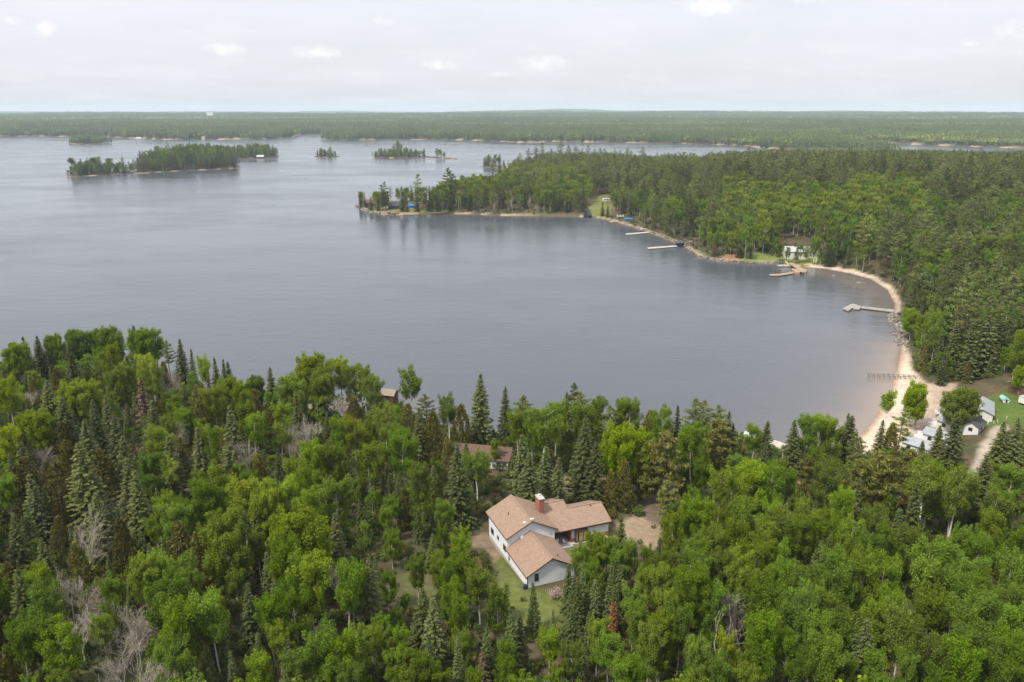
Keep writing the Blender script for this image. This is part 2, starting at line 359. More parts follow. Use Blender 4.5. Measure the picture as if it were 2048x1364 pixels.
nA = g.noise(.9, 7, .7, v); nB = g.noise(.11, 5, .65, v); nC = g.noise(.012, 5, .7, v)
f_ = g.math('MULTIPLY', g.math('MULTIPLY', g.ramp(nA, .25, .75, .66, 1.34), g.ramp(nB, .3, .7, .78, 1.22)), g.ramp(nC, .3, .7, .75, 1.25))
cc = g.mix(1.0, a_.outputs['Color'], f_, 'MULTIPLY'); g.done(g.principled(cc, .95, .12, nA, .5, .12).outputs[0]); M['ground'] = m
me = mesh_np('ground', np.column_stack([GP, GH]), [GF], [m], smooth_f=True, vcol={'gcol': col})
ground = tag(link('ground', me), 'wooded lakeshore ground with sandy beach, lawns and dirt clearings', None, None, 'structure')

# lake surface
wr = [1.0, 60]
while wr[-1] < 15500: wr.append(wr[-1] * (1.014 if wr[-1] < 700 else 1.03))
WP, WF = polar(np.array(wr), np.concatenate([np.linspace(-180, -40, 20)[:-1], np.linspace(-40, 40, 230)[:-1], np.linspace(40, 180, 20)]) * DEG)
WSD = land_sd(WP); d_ = np.maximum(-WSD, 0)
b1 = np.maximum(-poly_sd(WP, BEACH), 0); b2 = np.maximum(-poly_sd(WP, BEACH2), 0)
shal = np.maximum.reduce([np.exp(-(b1 / 7) ** 1.3) * .62 + np.exp(-(b1 / 26) ** 2) * .2, np.exp(-(b2 / 9) ** 1.3) * .42, np.exp(-(d_ / 6) ** 1.3) * .25 * (WP[:, 1] < 900)])
m = mat('lake_water'); g = G(m); a_ = g.n('ShaderNodeAttribute', attribute_name='shallow')
gm = g.n('ShaderNodeNewGeometry'); mp = g.n('ShaderNodeMapping'); mp.inputs['Scale'].default_value = (.55, 1.0, 1); mp.inputs['Rotation'].default_value = (0, 0, .5); g.l(gm.outputs['Position'], mp.inputs[0])
w1 = g.noise(.55, 3, .6, mp.outputs[0]); w2 = g.noise(.16, 2, .5, mp.outputs[0]); w3 = g.noise(.010, 5, .65, mp.outputs[0])
hgt = g.math('ADD', g.math('MULTIPLY', w1, .6), w2)
sandc = g.mix(g.noise(.08, 3, .5, gm.outputs['Position']), (.21, .16, .118), (.27, .21, .16))
wc = g.mix(a_.outputs['Fac'], (.062, .070, .084), sandc)
p = g.principled(wc, g.ramp(w3, .38, .62, .10, .26), .5, hgt, .42, .30); p.inputs['IOR'].default_value = 1.333
g.done(p.outputs[0]); M['water'] = m
me = mesh_np('lake_water', np.column_stack([WP, np.zeros(len(WP))]), [WF], [m], smooth_f=True, vcol={'shallow': shal})
tag(link('lake_water', me), 'wide rippled grey lake with sandy shallows by the beach', None, None, 'structure')

# ---------------------------------------------------------------- tree building
class TB:
    """collects tubes (wood) and leaf blades (foliage)"""
    def __init__(s): s.v = []; s.f = []; s.n = 0; s.lv = []; s.lvar = []; s.lcol = []
    def tube(s, pts, radii, k=5):
        pts = np.asarray(pts, float); n = len(pts); d = np.gradient(pts, axis=0)
        d /= np.maximum(np.linalg.norm(d, axis=1, keepdims=True), 1e-9)
        ref = np.where(np.abs(d[:, 2:3]) > .9, np.array([[1., 0, 0]]), np.array([[0, 0, 1.]]))
        a = np.cross(d, ref); a /= np.maximum(np.linalg.norm(a, axis=1, keepdims=True), 1e-9); b = np.cross(d, a)
        th = np.arange(k) * 2 * math.pi / k; R = np.asarray(radii, float)[:, None, None]
        ring = pts[:, None] + R * (np.cos(th)[None, :, None] * a[:, None] + np.sin(th)[None, :, None] * b[:, None])
        s.v.append(ring.reshape(-1, 3)); i = np.arange(n - 1)[:, None]; j = np.arange(k)[None]
        q = np.stack([i * k + j, i * k + (j + 1) % k, (i + 1) * k + (j + 1) % k, (i + 1) * k + j], -1).reshape(-1, 4) + s.n
        s.f.append(q); s.n += n * k
    def blades(s, C, T, Nn, hl, hw, rng, col=None):
        """rhombic leaf blades: centre, long direction, rough normal, half length, half width"""
        C = np.asarray(C, float); T = T / np.maximum(np.linalg.norm(T, axis=1, keepdims=True), 1e-9)
        B = np.cross(Nn, T); B /= np.maximum(np.linalg.norm(B, axis=1, keepdims=True), 1e-9)
        hl = np.broadcast_to(hl, len(C))[:, None]; hw = np.broadcast_to(hw, len(C))[:, None]
        s.lv.append(np.stack([C - T * hl, C + B * hw, C + T * hl, C - B * hw], 1)); s.lvar.append(rng.rand(len(C)))
        if col is not None: s.lcol.append(col)
    def wood(s, name, m):
        return mesh_np(name, np.concatenate(s.v), [np.concatenate(s.f)], [m], smooth_f=True)
    def leaves(s, name, m):
        V = np.concatenate(s.lv).reshape(-1, 3); F = np.arange(len(V)).reshape(-1, 4)
        return mesh_np(name, V, [F], [m], face_attr={'var': np.concatenate(s.lvar)})
    def both(s, name, mw, ml):
        V1 = np.concatenate(s.v); F1 = np.concatenate(s.f); V2 = np.concatenate(s.lv).reshape(-1, 3) if s.lv else np.zeros((0, 3)); F2 = np.arange(len(V2)).reshape(-1, 4) + len(V1)
        var = np.concatenate([np.full(len(F1), .5)] + s.lvar)
        return mesh_np(name, np.concatenate([V1, V2]), [np.concatenate([F1, F2])], [mw, ml], midx=np.concatenate([np.zeros(len(F1)), np.ones(len(F2))]), face_attr={'var': var})
def unit(rng, n):
    v = rng.normal(size=(n, 3)); return v / np.linalg.norm(v, axis=1, keepdims=True)
def clump(tb, c, r, n, rng, hl, hw, up=.5, flat=1.0, out=None):
    d = unit(rng, n) * (rng.rand(n, 1) ** .45) * np.array([[r, r, r * flat]])
    nn = unit(rng, n) + np.array([[0, 0, up]]) + .6 * d / max(r, .01)
    t = unit(rng, n) + np.array([[0, 0, .6]])
    tb.blades(c + d, t, nn, hl * rng.uniform(.7, 1.3, n), hw * rng.uniform(.7, 1.3, n), rng)
def aspen(seed, h=15., w=5.4, base=.34, lod=1.0, nb=34, lean=.0, forks=1):
    rng = np.random.RandomState(seed); tb = TB()
    heads = [(0., 0., 1.0)] if forks == 1 else [(rng.uniform(-1, 1) * w * .22, rng.uniform(-1, 1) * w * .22, rng.uniform(.86, 1.0)) for _ in range(forks)]
    for hx, hy, hs in heads:
        tt = np.linspace(0, .95, 8); jit = np.cumsum(rng.normal(0, .10, (8, 2)), 0); jit[0] = 0
        px_ = hx * smooth(.15, .7, tt) + jit[:, 0] + lean * tt * h; py_ = hy * smooth(.15, .7, tt) + jit[:, 1]
        trunk = np.column_stack([px_, py_, tt * h * hs]); tb.tube(trunk, .17 * (h / 15) * (1 - tt) + .03, 6)
        wid = w * (.62 if forks > 1 else 1); nbr = max(8, int(nb * (1 / forks ** .5)))
        for b in range(nbr):
            t0 = rng.uniform(base, .90); a = b * 2.4 + rng.uniform(-.5, .5); t1 = min(t0 + rng.uniform(.09, .22), 1.0)
            prof = math.sqrt(max(.06, 1 - ((t1 - base - .30) / (.78 - base * .2)) ** 2)) if t1 > base + .30 else .62 + .38 * (t1 - base) / .30
            L = wid * .5 * prof * rng.uniform(.62, 1.1)
            o = np.array([np.interp(t0, tt, trunk[:, 0]), np.interp(t0, tt, trunk[:, 1]), t0 * h * hs])
            tip = np.array([np.interp(min(t1, .95), tt, trunk[:, 0]) + L * math.cos(a), np.interp(min(t1, .95), tt, trunk[:, 1]) + L * math.sin(a), t1 * h * hs])
            mid = (o + tip) / 2 + np.array([0, 0, -.12 * L])
            tb.tube([o, mid, tip], [.05, .035, .012], 3)
            for fr in (.5, .78, 1.0):
                if fr == .5 and L < 1.2: continue
                c = o * (1 - fr) ** 2 + 2 * mid * fr * (1 - fr) + tip * fr ** 2 + rng.normal(0, .16, 3)
                r = rng.uniform(.48, .86) * (h / 15)
                clump(tb, c, r, int(120 * lod), rng, .138 / lod ** .5, .09 / lod ** .5, .5, 1.5)
        for k in range(6):
            c = np.array([trunk[-1, 0], trunk[-1, 1], h * hs * rng.uniform(.84, .985)]) + rng.normal(0, .28, 3) * np.array([1, 1, .2])
            clump(tb, c, rng.uniform(.34, .6), int(90 * lod), rng, .13 / lod ** .5, .085 / lod ** .5, .4, 1.8)
    return tb
def spruce(seed, h=16., r0=2.5, cb=.05, droop=.35, lod=1.0, thin=1.0, power=.85, lumps=.35):
    rng = np.random.RandomState(seed); tb = TB(); tt = np.linspace(0, 1, 7)
    j = np.cumsum(rng.normal(0, .03, (7, 2)), 0); tb.tube(np.column_stack([j, tt * h]), .16 * (h / 14) * (1 - tt) + .012, 6)
    z = cb * h; C = []; T = []; Nn = []; HL = []
    step = .40 / lod ** .5
    while z < h * .985:
        t = z / h; L = (r0 * (1 - t) ** power + .10); nb = max(5, int((6 + 5 * (1 - t)) * thin)); a0 = rng.rand() * 6.28
        for b in range(nb):
            a = a0 + b * 6.283 / nb + rng.uniform(-.3, .3); l = L * rng.uniform(1 - lumps, 1.12); d = np.array([math.cos(a), math.sin(a), 0]); sd_ = np.array([-d[1], d[0], 0])
            ns = max(2, int(l / (.27 / lod ** .5)) + 1); ss = np.linspace(.12, 1, ns); ss = ss + rng.uniform(-.04, .04, ns)
            zz = z + rng.uniform(-.12, .12) + l * (-droop * ss + .32 * droop * ss ** 2 + .10 * (1 - t) * ss ** 3)
            c = d[None] * (l * ss)[:, None]; c[:, 2] = zz
            for sgn in (-1, 0, 1):
                wdt = .26 * (1 - .65 * ss) * min(1, l)
                cc = c + sgn * sd_[None] * wdt[:, None] + rng.normal(0, .035, (ns, 3)); cc[:, 2] -= abs(sgn) * .05
                C.append(cc); T.append(d[None] + sgn * .9 * sd_[None] + rng.normal(0, .22, (ns, 3)) + np.array([[0, 0, -.15 * abs(sgn)]]))
                Nn.append(np.array([[0, 0, 1.]]) + rng.normal(0, .42, (ns, 3)) + .5 * d[None]); HL.append(np.full(ns, .25))
        z += step * rng.uniform(.75, 1.2)
    C = np.concatenate(C); ok = np.ones(len(C), bool)
    k = 1 / lod ** .5
    tb.blades(C, np.concatenate(T), np.concatenate(Nn), np.concatenate(HL) * k * rng.uniform(.7, 1.25, len(C)), .13 * k, rng)
    n = int(26); zt = rng.uniform(.93, 1.0, n) * h; tb.blades(np.column_stack([rng.normal(0, .05, (n, 2)), zt]), unit(rng, n) * .5 + np.array([[0, 0, 1.]]), unit(rng, n), .2, .06, rng)
    return tb
def pine(seed, h=20., w=6.5, cb=.36, lod=1.0, nl=30, flat=.42, upl=.18, big=1.0):
    rng = np.random.RandomState(seed); tb = TB(); tt = np.linspace(0, 1, 8)
    j = np.cumsum(rng.normal(0, .09, (8, 2)), 0); j[0] = 0; trunk = np.column_stack([j, tt * h * .97]); tb.tube(trunk, .24 * (h / 20) * (1 - tt) + .03, 6)
    for b in range(nl):
        t = cb + (.97 - cb) * ((b + rng.uniform(-.4, .4)) / nl) ; t = min(max(t, cb), .985); a = b * 2.4 + rng.uniform(-.6, .6)
        tc_ = (t - cb) / (1 - cb); prof = (.55 + .45 * math.sin(min(1, tc_ * 2.2) * 1.57)) * (1 - tc_ ** 2.6) + .08
        L = w * .5 * prof * rng.uniform(.55, 1.18)
        o = np.array([np.interp(t, tt, trunk[:, 0]), np.interp(t, tt, trunk[:, 1]), t * h * .97]); d = np.array([math.cos(a), math.sin(a), upl + rng.uniform(-.12, .22)])
        tip = o + d * L; tb.tube([o, (o + tip) / 2 + np.array([0, 0, -.06 * L]), tip], [.07, .045, .015], 3)
        for fr in ((.42, .72, 1.0) if L > 1.3 else (.85,)):
            c = o + d * L * fr + rng.normal(0, .2, 3) * np.array([1, 1, .4]); r = rng.uniform(.62, 1.05) * (h / 20) ** .5 * big
            clump(tb, c, r, int(46 * lod), rng, .25 / lod ** .5, .085 / lod ** .5, .9, flat)
    for k in range(5): clump(tb, np.array([trunk[-1, 0], trunk[-1, 1], h * rng.uniform(.93, .985)]) + rng.normal(0, .22, 3) * np.array([1, 1, .1]), .45, int(34 * lod), rng, .22 / lod ** .5, .08 / lod ** .5, .8, .8)
    return tb
def cedar(seed, h=11., r0=2.0, lod=1.0):
    rng = np.random.RandomState(seed); tb = TB(); tt = np.linspace(0, 1, 5); tb.tube(np.column_stack([np.zeros((5, 2)), tt * h * .95]), .15 * (1 - tt) + .02, 5)
    nc = 150
    for k in range(nc):
        t = (k + rng.rand()) / nc; t = t ** 1.15; a = k * 2.4 + rng.uniform(-.4, .4); R = r0 * (1 - t) ** .62 * (.55 + .45 * min(1, (t + .05) * 5)) * rng.uniform(.62, 1.08)
        c = np.array([R * math.cos(a), R * math.sin(a), t * h * .97 + .2]); n = int(30 * lod)
        d = unit(rng, n) * (rng.rand(n, 1) ** .5) * np.array([[.42, .42, .5]]); o = np.array([[math.cos(a), math.sin(a), .35]])
        tb.blades(c + d, np.array([[0, 0, 1.]]) * .9 + .5 * o + rng.normal(0, .45, (n, 3)), o + rng.normal(0, .55, (n, 3)), .19 / lod ** .5 * rng.uniform(.7, 1.3, n), .10 / lod ** .5, rng)
    return tb
def bare(seed, h=12., spread=.55, levels=4, broken=False):
    rng = np.random.RandomState(seed); tb = TB()
    def grow(o, d, L, r, lev):
        n = 4; pts = [o]; dd = d.copy()
        for k in range(n - 1): dd = dd + rng.normal(0, .075, 3) + np.array([0, 0, .07]); dd /= np.linalg.norm(dd); pts.append(pts[-1] + dd * L / (n - 1))
        tb.tube(pts, np.linspace(r, max(r * .55, .014), n), 5 if lev < 2 else 3)
        if lev >= levels: return
        nb = (6, 6, 5, 4)[min(lev, 3)] if not broken else (3, 3, 2, 2)[min(lev, 3)]
        for b in range(nb):
            fr = rng.uniform(.35, 1.0) if b else 1.0; base = np.array(pts[0]) * (1 - fr) + np.array(pts[-1]) * fr if fr < 1 else pts[-1]
            i = min(int(fr * (n - 1)), n - 2); base = pts[i] + (pts[i + 1] - pts[i]) * (fr * (n - 1) - i)
            nd = dd + spread * 1.0 * unit(rng, 1)[0] + np.array([0, 0, .18]); nd /= np.linalg.norm(nd)
            grow(base, nd, L * rng.uniform(.5, .8), r * rng.uniform(.32, .5), lev + 1)
    grow(np.zeros(3), np.array([rng.normal(0, .06), rng.normal(0, .06), 1.]), h * .42, .15 * h / 12, 0)
    V = np.concatenate(tb.v); k = h / V[:, 2].max(); tb.v = [q * k for q in tb.v]
    return tb
def shrub(seed, h=1.6, w=2.2, n=9, per=34, hl=.15):
    rng = np.random.RandomState(seed); tb = TB()
    for k in range(n):
        a = rng.rand() * 6.28; R = w * .4 * rng.rand() ** .5; c = np.array([R * math.cos(a), R * math.sin(a), h * rng.uniform(.35, .85)]); tb.tube([(0, 0, 0), c * .6, c], [.035, .025, .01], 3)
        clump(tb, c, rng.uniform(.35, .55) * h / 1.6, per, rng, hl, hl * .6, .5, .9)
    return tb

# prototypes: (wood mesh, leaf mesh, nominal height); LOD meshes for distant woods
PROTO = {}
def addp(kind, tb, mw, ml, h):
    PROTO.setdefault(kind, []).append((tb.wood(kind + '_trunk', M[mw]), tb.leaves(kind + '_crown', M[ml]) if tb.lv else None, h))
for s in range(7): addp('aspen', aspen(10 + s, 15, (5.4, 6.2, 4.6, 6.6, 5.2, 5.8, 4.2)[s], (.34, .28, .40, .30, .22, .36, .45)[s], nb=(34, 38, 30, 40, 36, 34, 28)[s]), 'bark_pale', 'aspen', 15)
for s in range(3): addp('broad', aspen(40 + s, 14, (9.4, 8.8, 10.0)[s], .24, nb=78, forks=3), 'bark_pale', 'aspen', 14)
for s in range(3): addp('birch', aspen(60 + s, 16, (5.0, 6.2, 4.2)[s], (.42, .46, .50)[s], nb=(24, 30, 22)[s], lod=.75), 'bark_white', 'aspen', 16)
for s in range(5): addp('spruce', spruce(80 + s, 16, (3.0, 3.4, 2.7, 3.2, 3.6)[s], (.05, .04, .08, .1, .05)[s], (.34, .3, .42, .36, .3)[s], thin=(1, 1.1, .9, .85, 1.1)[s]), 'bark_grey', 'spruce', 16)
for s in range(5): addp('fir', spruce(100 + s, 10, (1.75, 2.0, 1.55, 1.9, 1.45)[s], .02, .22, lod=1.35, power=(.95, .9, 1.05, 1.0, 1.1)[s], lumps=.25), 'bark_grey', 'fir', 10)
for s in range(4): addp('pine', pine(120 + s, 20, (6.6, 7.4, 5.8, 6.4)[s], (.34, .42, .30, .5)[s], nl=(32, 30, 34, 26)[s]), 'bark_pine', 'pine', 20)
for s in range(3): addp('bushpine', pine(140 + s, 11, (6.2, 6.8, 5.6)[s], .10, nl=44, flat=.62, upl=.35, lod=.9), 'bark_pine', 'pine', 11)
for s in range(4): addp('cedar', cedar(160 + s, 11, (2.2, 2.6, 2.0, 2.8)[s]), 'bark_grey', 'cedar', 11)
for s in range(4): addp('bare', bare(180 + s, 12, (.75, .9, .6, 1.0)[s]), ('twig', 'twig', 'twig_pale', 'twig')[s], 'aspen', 12)
addp('snag', bare(199, 11, .9, 3, True), 'twig_pale', 'aspen', 11)
addp('rust', spruce(210, 8, 1.0, .05, .3, lod=1.2, thin=.8), 'bark_grey', 'rust', 8)
addp('dead', spruce(211, 9, 1.3, .05, .4, lod=.5, thin=.7), 'twig', 'deadneedle', 9); addp('dead', spruce(212, 12, 2.2, .1, .4, lod=.5, thin=.7), 'twig', 'deadneedle', 12)
addp('lilac', shrub(220, 3.0, 3.2, 16, 44, .12), 'bark_grey', 'lilac', 3.0)
LOD = {}
def addl(kind, tb, mw, ml, h):
    o = bpy.data.objects.new(kind + '_source', tb.both(kind + '_far', M[mw], M[ml])); LOD.setdefault(kind, []).append((o, h))
for s in range(5): addl('aspen', aspen(300 + s, 15, (7.0, 8.0, 6.0, 7.4, 8.6)[s], .2, lod=.3, nb=28), 'bark_pale', 'aspen', 15)
for s in range(3): addl('yaspen', aspen(305 + s, 15, (7.0, 8.0, 6.0)[s], .2, lod=.3, nb=28), 'bark_pale', 'yaspen', 15)
for s in range(3): addl('daspen', aspen(310 + s, 15, (7.2, 8.2, 6.2)[s], .2, lod=.3, nb=28), 'bark_pale', 'daspen', 15)
for s in range(4): addl('spruce', spruce(320 + s, 16, (3.2, 3.6, 2.8, 2.6)[s], .05, .33, lod=.34), 'bark_grey', 'spruce', 16)
for s in range(5): addl('pine', pine(340 + s, 20, (8.6, 9.6, 7.6, 10.4, 9.0)[s], (.3, .38, .28, .42, .34)[s], lod=.45, nl=22, big=1.45), 'bark_pine', 'pine', 20)
for s in range(5): addl('slimpine', pine(350 + s, 20, (5.6, 6.6, 5.0, 6.0, 7.0)[s], (.2, .3, .16, .36, .25)[s], lod=.5, nl=24, big=1.1), 'bark_pine', 'pine', 20)
for s in range(2): addl('bare', bare(360 + s, 12, .6, 3), 'twig', 'aspen', 12)
for s in range(2): addl('dead', spruce(370 + s, 12, 2.0, .08, .4, lod=.3, thin=.7), 'twig', 'deadneedle', 12)
for s in range(2): addl('fir', spruce(376 + s, 10, 1.5, .03, .24, lod=.5), 'bark_grey', 'fir', 10)
for s in range(4): addl('shrub', shrub(380 + s, 1.7, 2.6, 10, 30, .16), 'bark_grey', 'shrub', 1.7)
for s in range(2): addl('cedar', cedar(390 + s, 11, 2.2, .4), 'bark_grey', 'cedar', 11)

def grove(seed, size=64., n=105, mixk=(.55, .45)):
    """a patch of far woodland: whole small trees with crowns of leaf blades"""
    rng = np.random.RandomState(seed); tb = TB()
    for k in range(n):
        x, y = rng.uniform(-size / 2, size / 2, 2); tone = rng.rand()
        if rng.rand() < mixk[0]:
            h = rng.uniform(11, 17); r = rng.uniform(2.2, 3.6); m_ = 16; d = unit(rng, m_); d[:, 2] = np.abs(d[:, 2]) * .9 - .25; c = np.array([x, y, h * .66]) + d * np.array([r, r, h * .33])
            base = np.array((.225, .265, .060)) * (.7 + .7 * tone) if rng.rand() > .12 else np.array((.20, .17, .11))
            tb.blades(c, unit(rng, m_), d + .5 * unit(rng, m_), 1.5, 1.05, rng, np.tile(np.append(base, 1), (m_, 1)))
        else:
            h = rng.uniform(13, 22); r = rng.uniform(1.6, 2.6); m_ = 15; t = np.linspace(.12, .95, m_); a = np.arange(m_) * 2.4 + rng.rand() * 6; rr = r * (1 - t) + .25
            c = np.column_stack([x + rr * .55 * np.cos(a), y + rr * .55 * np.sin(a), t * h]); o = np.column_stack([np.cos(a), np.sin(a), np.full(m_, .5)])
            base = np.array((.105, .135, .052)) * (.7 + .6 * tone)
            tb.blades(c, np.column_stack([np.cos(a) * .5, np.sin(a) * .5, np.full(m_, -.6)]), o + .3 * unit(rng, m_), rr * .75 + .8, rr * .5 + .35, rng, np.tile(np.append(base, 1), (m_, 1)))
    V = np.concatenate(tb.lv).reshape(-1, 3); F = np.arange(len(V)).reshape(-1, 4)
    me = mesh_np('grove_source', V, [F], [M['grove']], face_attr={'var': np.concatenate(tb.lvar), 'tcol': np.concatenate(tb.lcol)})
    o = bpy.data.objects.new('grove_source', me); LOD.setdefault('grove', []).append((o, 1.0))
for s in range(8): grove(400 + s, mixk=((.75, 0), (.75, 0), (.6, 0), (.5, 0), (.35, 0), (.25, 0), (.2, 0), (.1, 0))[s])

def scatter(name, rows, label, z=None):
    """one mass of plants nobody could count; rows: (x, y, z, kind, variant, scale, rotation)"""
    srcs = sorted({(r[3], r[4]) for r in rows}); idx = {k: i for i, k in enumerate(srcs)}
    V = np.array([r[:3] for r in rows], np.float32)
    me = bpy.data.meshes.new(name); me.vertices.add(len(V)); me.vertices.foreach_set('co', V.ravel())
    for an, ty, vals in (('pick', 'INT', [idx[(r[3], r[4])] for r in rows]), ('size', 'FLOAT', [r[5] for r in rows]), ('turn', 'FLOAT', [r[6] for r in rows])):
        a = me.attributes.new(an, ty, 'POINT'); a.data.foreach_set('value', vals)
    o = tag(link(name, me), label, None, None, 'stuff')
    ng = bpy.data.node_groups.new(name, 'GeometryNodeTree'); ng.interface.new_socket('Geometry', in_out='INPUT', socket_type='NodeSocketGeometry'); ng.interface.new_socket('Geometry', in_out='OUTPUT', socket_type='NodeSocketGeometry')
    n = ng.nodes; gi = n.new('NodeGroupInput'); go = n.new('NodeGroupOutput'); jo = n.new('GeometryNodeJoinGeometry'); L = ng.links.new
    def attr(an, ty):
        q = n.new('GeometryNodeInputNamedAttribute'); q.data_type = ty; q.inputs['Name'].default_value = an; return q.outputs[0]
    sz = attr('size', 'FLOAT'); tn = attr('turn', 'FLOAT'); pk = attr('pick', 'INT'); cb_ = n.new('ShaderNodeCombineXYZ'); L(tn, cb_.inputs[2])
    for k, i in idx.items():
        oi = n.new('GeometryNodeObjectInfo'); oi.inputs['Object'].default_value = LOD[k[0]][k[1]][0]; oi.inputs['As Instance'].default_value = False
        cm = n.new('FunctionNodeCompare'); cm.data_type = 'INT'; cm.operation = 'EQUAL'; L(pk, cm.inputs[2]); cm.inputs[3].default_value = i
        ip = n.new('GeometryNodeInstanceOnPoints'); L(gi.outputs[0], ip.inputs['Points']); L(cm.outputs[0], ip.inputs['Selection']); L(oi.outputs['Geometry'], ip.inputs['Instance'])
        L(cb_.outputs[0], ip.inputs['Rotation']); L(sz, ip.inputs['Scale']); L(ip.outputs[0], jo.inputs[0])
    L(jo.outputs[0], go.inputs[0]); md = o.modifiers.new('scatter', 'NODES'); md.node_group = ng
    return o

# ---------------------------------------------------------------- building materials
def shingles(name, col):
    m = mat(name); g = G(m); v = obj_coord(g)
    br = g.n('ShaderNodeTexBrick'); br.inputs['Scale'].default_value = 1.0; br.inputs['Brick Width'].default_value = .42; br.inputs['Row Height'].default_value = .16; br.inputs['Mortar Size'].default_value = .008
    br.inputs['Color1'].default_value = (.86, .86, .86, 1); br.inputs['Color2'].default_value = (1.1, 1.1, 1.1, 1); br.inputs['Mortar'].default_value = (.6, .6, .6, 1); g.l(v, br.inputs['Vector'])
    n1 = g.noise(9, 4, .7, v); n2 = g.noise(.6, 4, .6, v)
    c = g.mix(1.0, (*col, 1), br.outputs['Color'], 'MULTIPLY'); c = g.mix(1.0, c, g.math('MULTIPLY', g.ramp(n1, .3, .7, .92, 1.08), g.ramp(n2, .3, .7, .95, 1.05)), 'MULTIPLY')
    g.done(g.principled(c, .92, .15, br.outputs['Fac'], .5, .02).outputs[0]); return m
def lapped(name, col, pitch=.22):
    m = mat(name); g = G(m); v = obj_coord(g); sp = g.n('ShaderNodeSeparateXYZ'); g.l(v, sp.inputs[0])
    fr = g.math('FRACT', g.math('DIVIDE', sp.outputs[2], pitch)); n1 = g.noise(3, 5, .6, v)
    c = g.mix(1.0, (*col, 1), g.ramp(n1, .3, .7, .88, 1.08), 'MULTIPLY'); g.done(g.principled(c, .6, .3, fr, .6, .03).outputs[0]); return m
def brickmat(name):
    m = mat(name); g = G(m); tcn = g.n('ShaderNodeTexCoord'); mp = g.n('ShaderNodeMapping'); mp.inputs['Rotation'].default_value = (math.pi / 2, 0, 0); g.l(tcn.outputs['Object'], mp.inputs[0])
    br = g.n('ShaderNodeTexBrick'); br.inputs['Scale'].default_value = 1; br.inputs['Brick Width'].default_value = .22; br.inputs['Row Height'].default_value = .075; br.inputs['Mortar Size'].default_value = .008
    br.inputs['Color1'].default_value = (.23, .065, .04, 1); br.inputs['Color2'].default_value = (.30, .10, .06, 1); br.inputs['Mortar'].default_value = (.30, .25, .21, 1); g.l(mp.outputs[0], br.inputs['Vector'])
    g.done(g.principled(br.outputs['Color'], .9, .2, br.outputs['Fac'], .4, .01).outputs[0]); return m
def glassmat():
    m = mat('window_glass'); g = G(m); n1 = g.noise(1.2, 2, .5, obj_coord(g)); c = g.mix(n1, (.012, .014, .017), (.05, .052, .055)); g.done(g.principled(c, .05, .6).outputs[0]); return m
def wood(name, col, pitch=.15):
    m = mat(name); g = G(m); v = obj_coord(g); sp = g.n('ShaderNodeSeparateXYZ'); g.l(v, sp.inputs[0])
    fr = g.math('FRACT', g.math('DIVIDE', sp.outputs[0], pitch)); gap = g.ramp(fr, 0, .12, .55, 1); idn = g.n('ShaderNodeTexWhiteNoise', noise_dimensions='1D'); g.l(g.math('FLOOR', g.math('DIVIDE', sp.outputs[0], pitch)), idn.inputs['W'])
    n1 = g.noise(2.5, 5, .65, v); f = g.math('MULTIPLY', g.math('MULTIPLY', gap, g.ramp(idn.outputs['Value'], 0, 1, .8, 1.15)), g.ramp(n1, .3, .7, .8, 1.15))
    g.done(g.principled(g.mix(1.0, (*col, 1), f, 'MULTIPLY'), .85, .2).outputs[0]); return m
M.update(oldwood=plain('silvered_old_timber', (.20, .175, .15), .9, .1, 4, .25), roof=shingles('tan_shingles', (.275, .19, .14)), roof_red=shingles('red_brown_shingles', (.135, .085, .066)), siding=lapped('white_siding', (.78, .78, .80), .2), siding_warm=plain('pale_siding_paint', (.60, .62, .65), .55, .3, 2.5, .05),
         brick=brickmat('red_brick'), trim=plain('dark_brown_trim', (.055, .035, .026), .6, .3), glass=glassmat(), concrete=plain('concrete', (.36, .34, .31), .9, .2, 3, .15), woodbrown=wood('brown_wall_boards', (.13, .055, .035)),
         dockgrey=wood('weathered_dock_boards', (.31, .285, .255)), dockred=wood('new_cedar_boards', (.35, .25, .18)), dockpale=wood('pale_dock_boards', (.43, .39, .345)), metalroof=plain('grey_metal_roof', (.27, .285, .30), .55, .25, 2, .16),
         whiteroof=plain('white_metal_roof', (.38, .39, .40), .55, .25, 2, .08), white=plain('white_paint', (.64, .64, .63), .5, .4, 3, .06), pink=plain('pinkish_deck_boards', (.62, .52, .49), .8, .2, 3, .12), blue=plain('bright_blue_paint', (.03, .14, .36), .5, .4, 3, .12),
         navy=plain('navy_paint', (.012, .022, .060), .5, .4, 3, .15), teal=plain('teal_canvas', (.20, .40, .34), .7, .2, 3, .12), mint=plain('mint_cover', (.50, .70, .60), .7, .2, 3, .12), darkroof=plain('charcoal_roof', (.075, .072, .08), .8, .2, 3, .2),
         brownwall=lapped('brown_stained_boards', (.12, .065, .042)), redwall=lapped('red_stained_boards', (.14, .05, .035)), tanroof=plain('sun_bleached_roof', (.23, .195, .16), .9, .15, 2, .15), yellow=plain('yellow_plastic', (.62, .42, .09), .5, .4), rock=None, gold=plain('yellowish_pane', (.36, .27, .14), .25, .5, 2.2, .35),  # gold: bay window panes in an uneven yellowish tone
         barrel=plain('dark_blue_barrel', (.012, .035, .085), .4, .5), steel=plain('galvanised_steel', (.5, .5, .5), .4, .5, metallic=.6), tire=plain('black_rubber', (.02, .02, .02), .8, .2), blackwall=lapped('black_stained_boards', (.035, .032, .032)))
m = mat('lake_boulder'); g = G(m); v = obj_coord(g); oi = g.n('ShaderNodeObjectInfo'); n1 = g.noise(2.2, 6, .7, v)
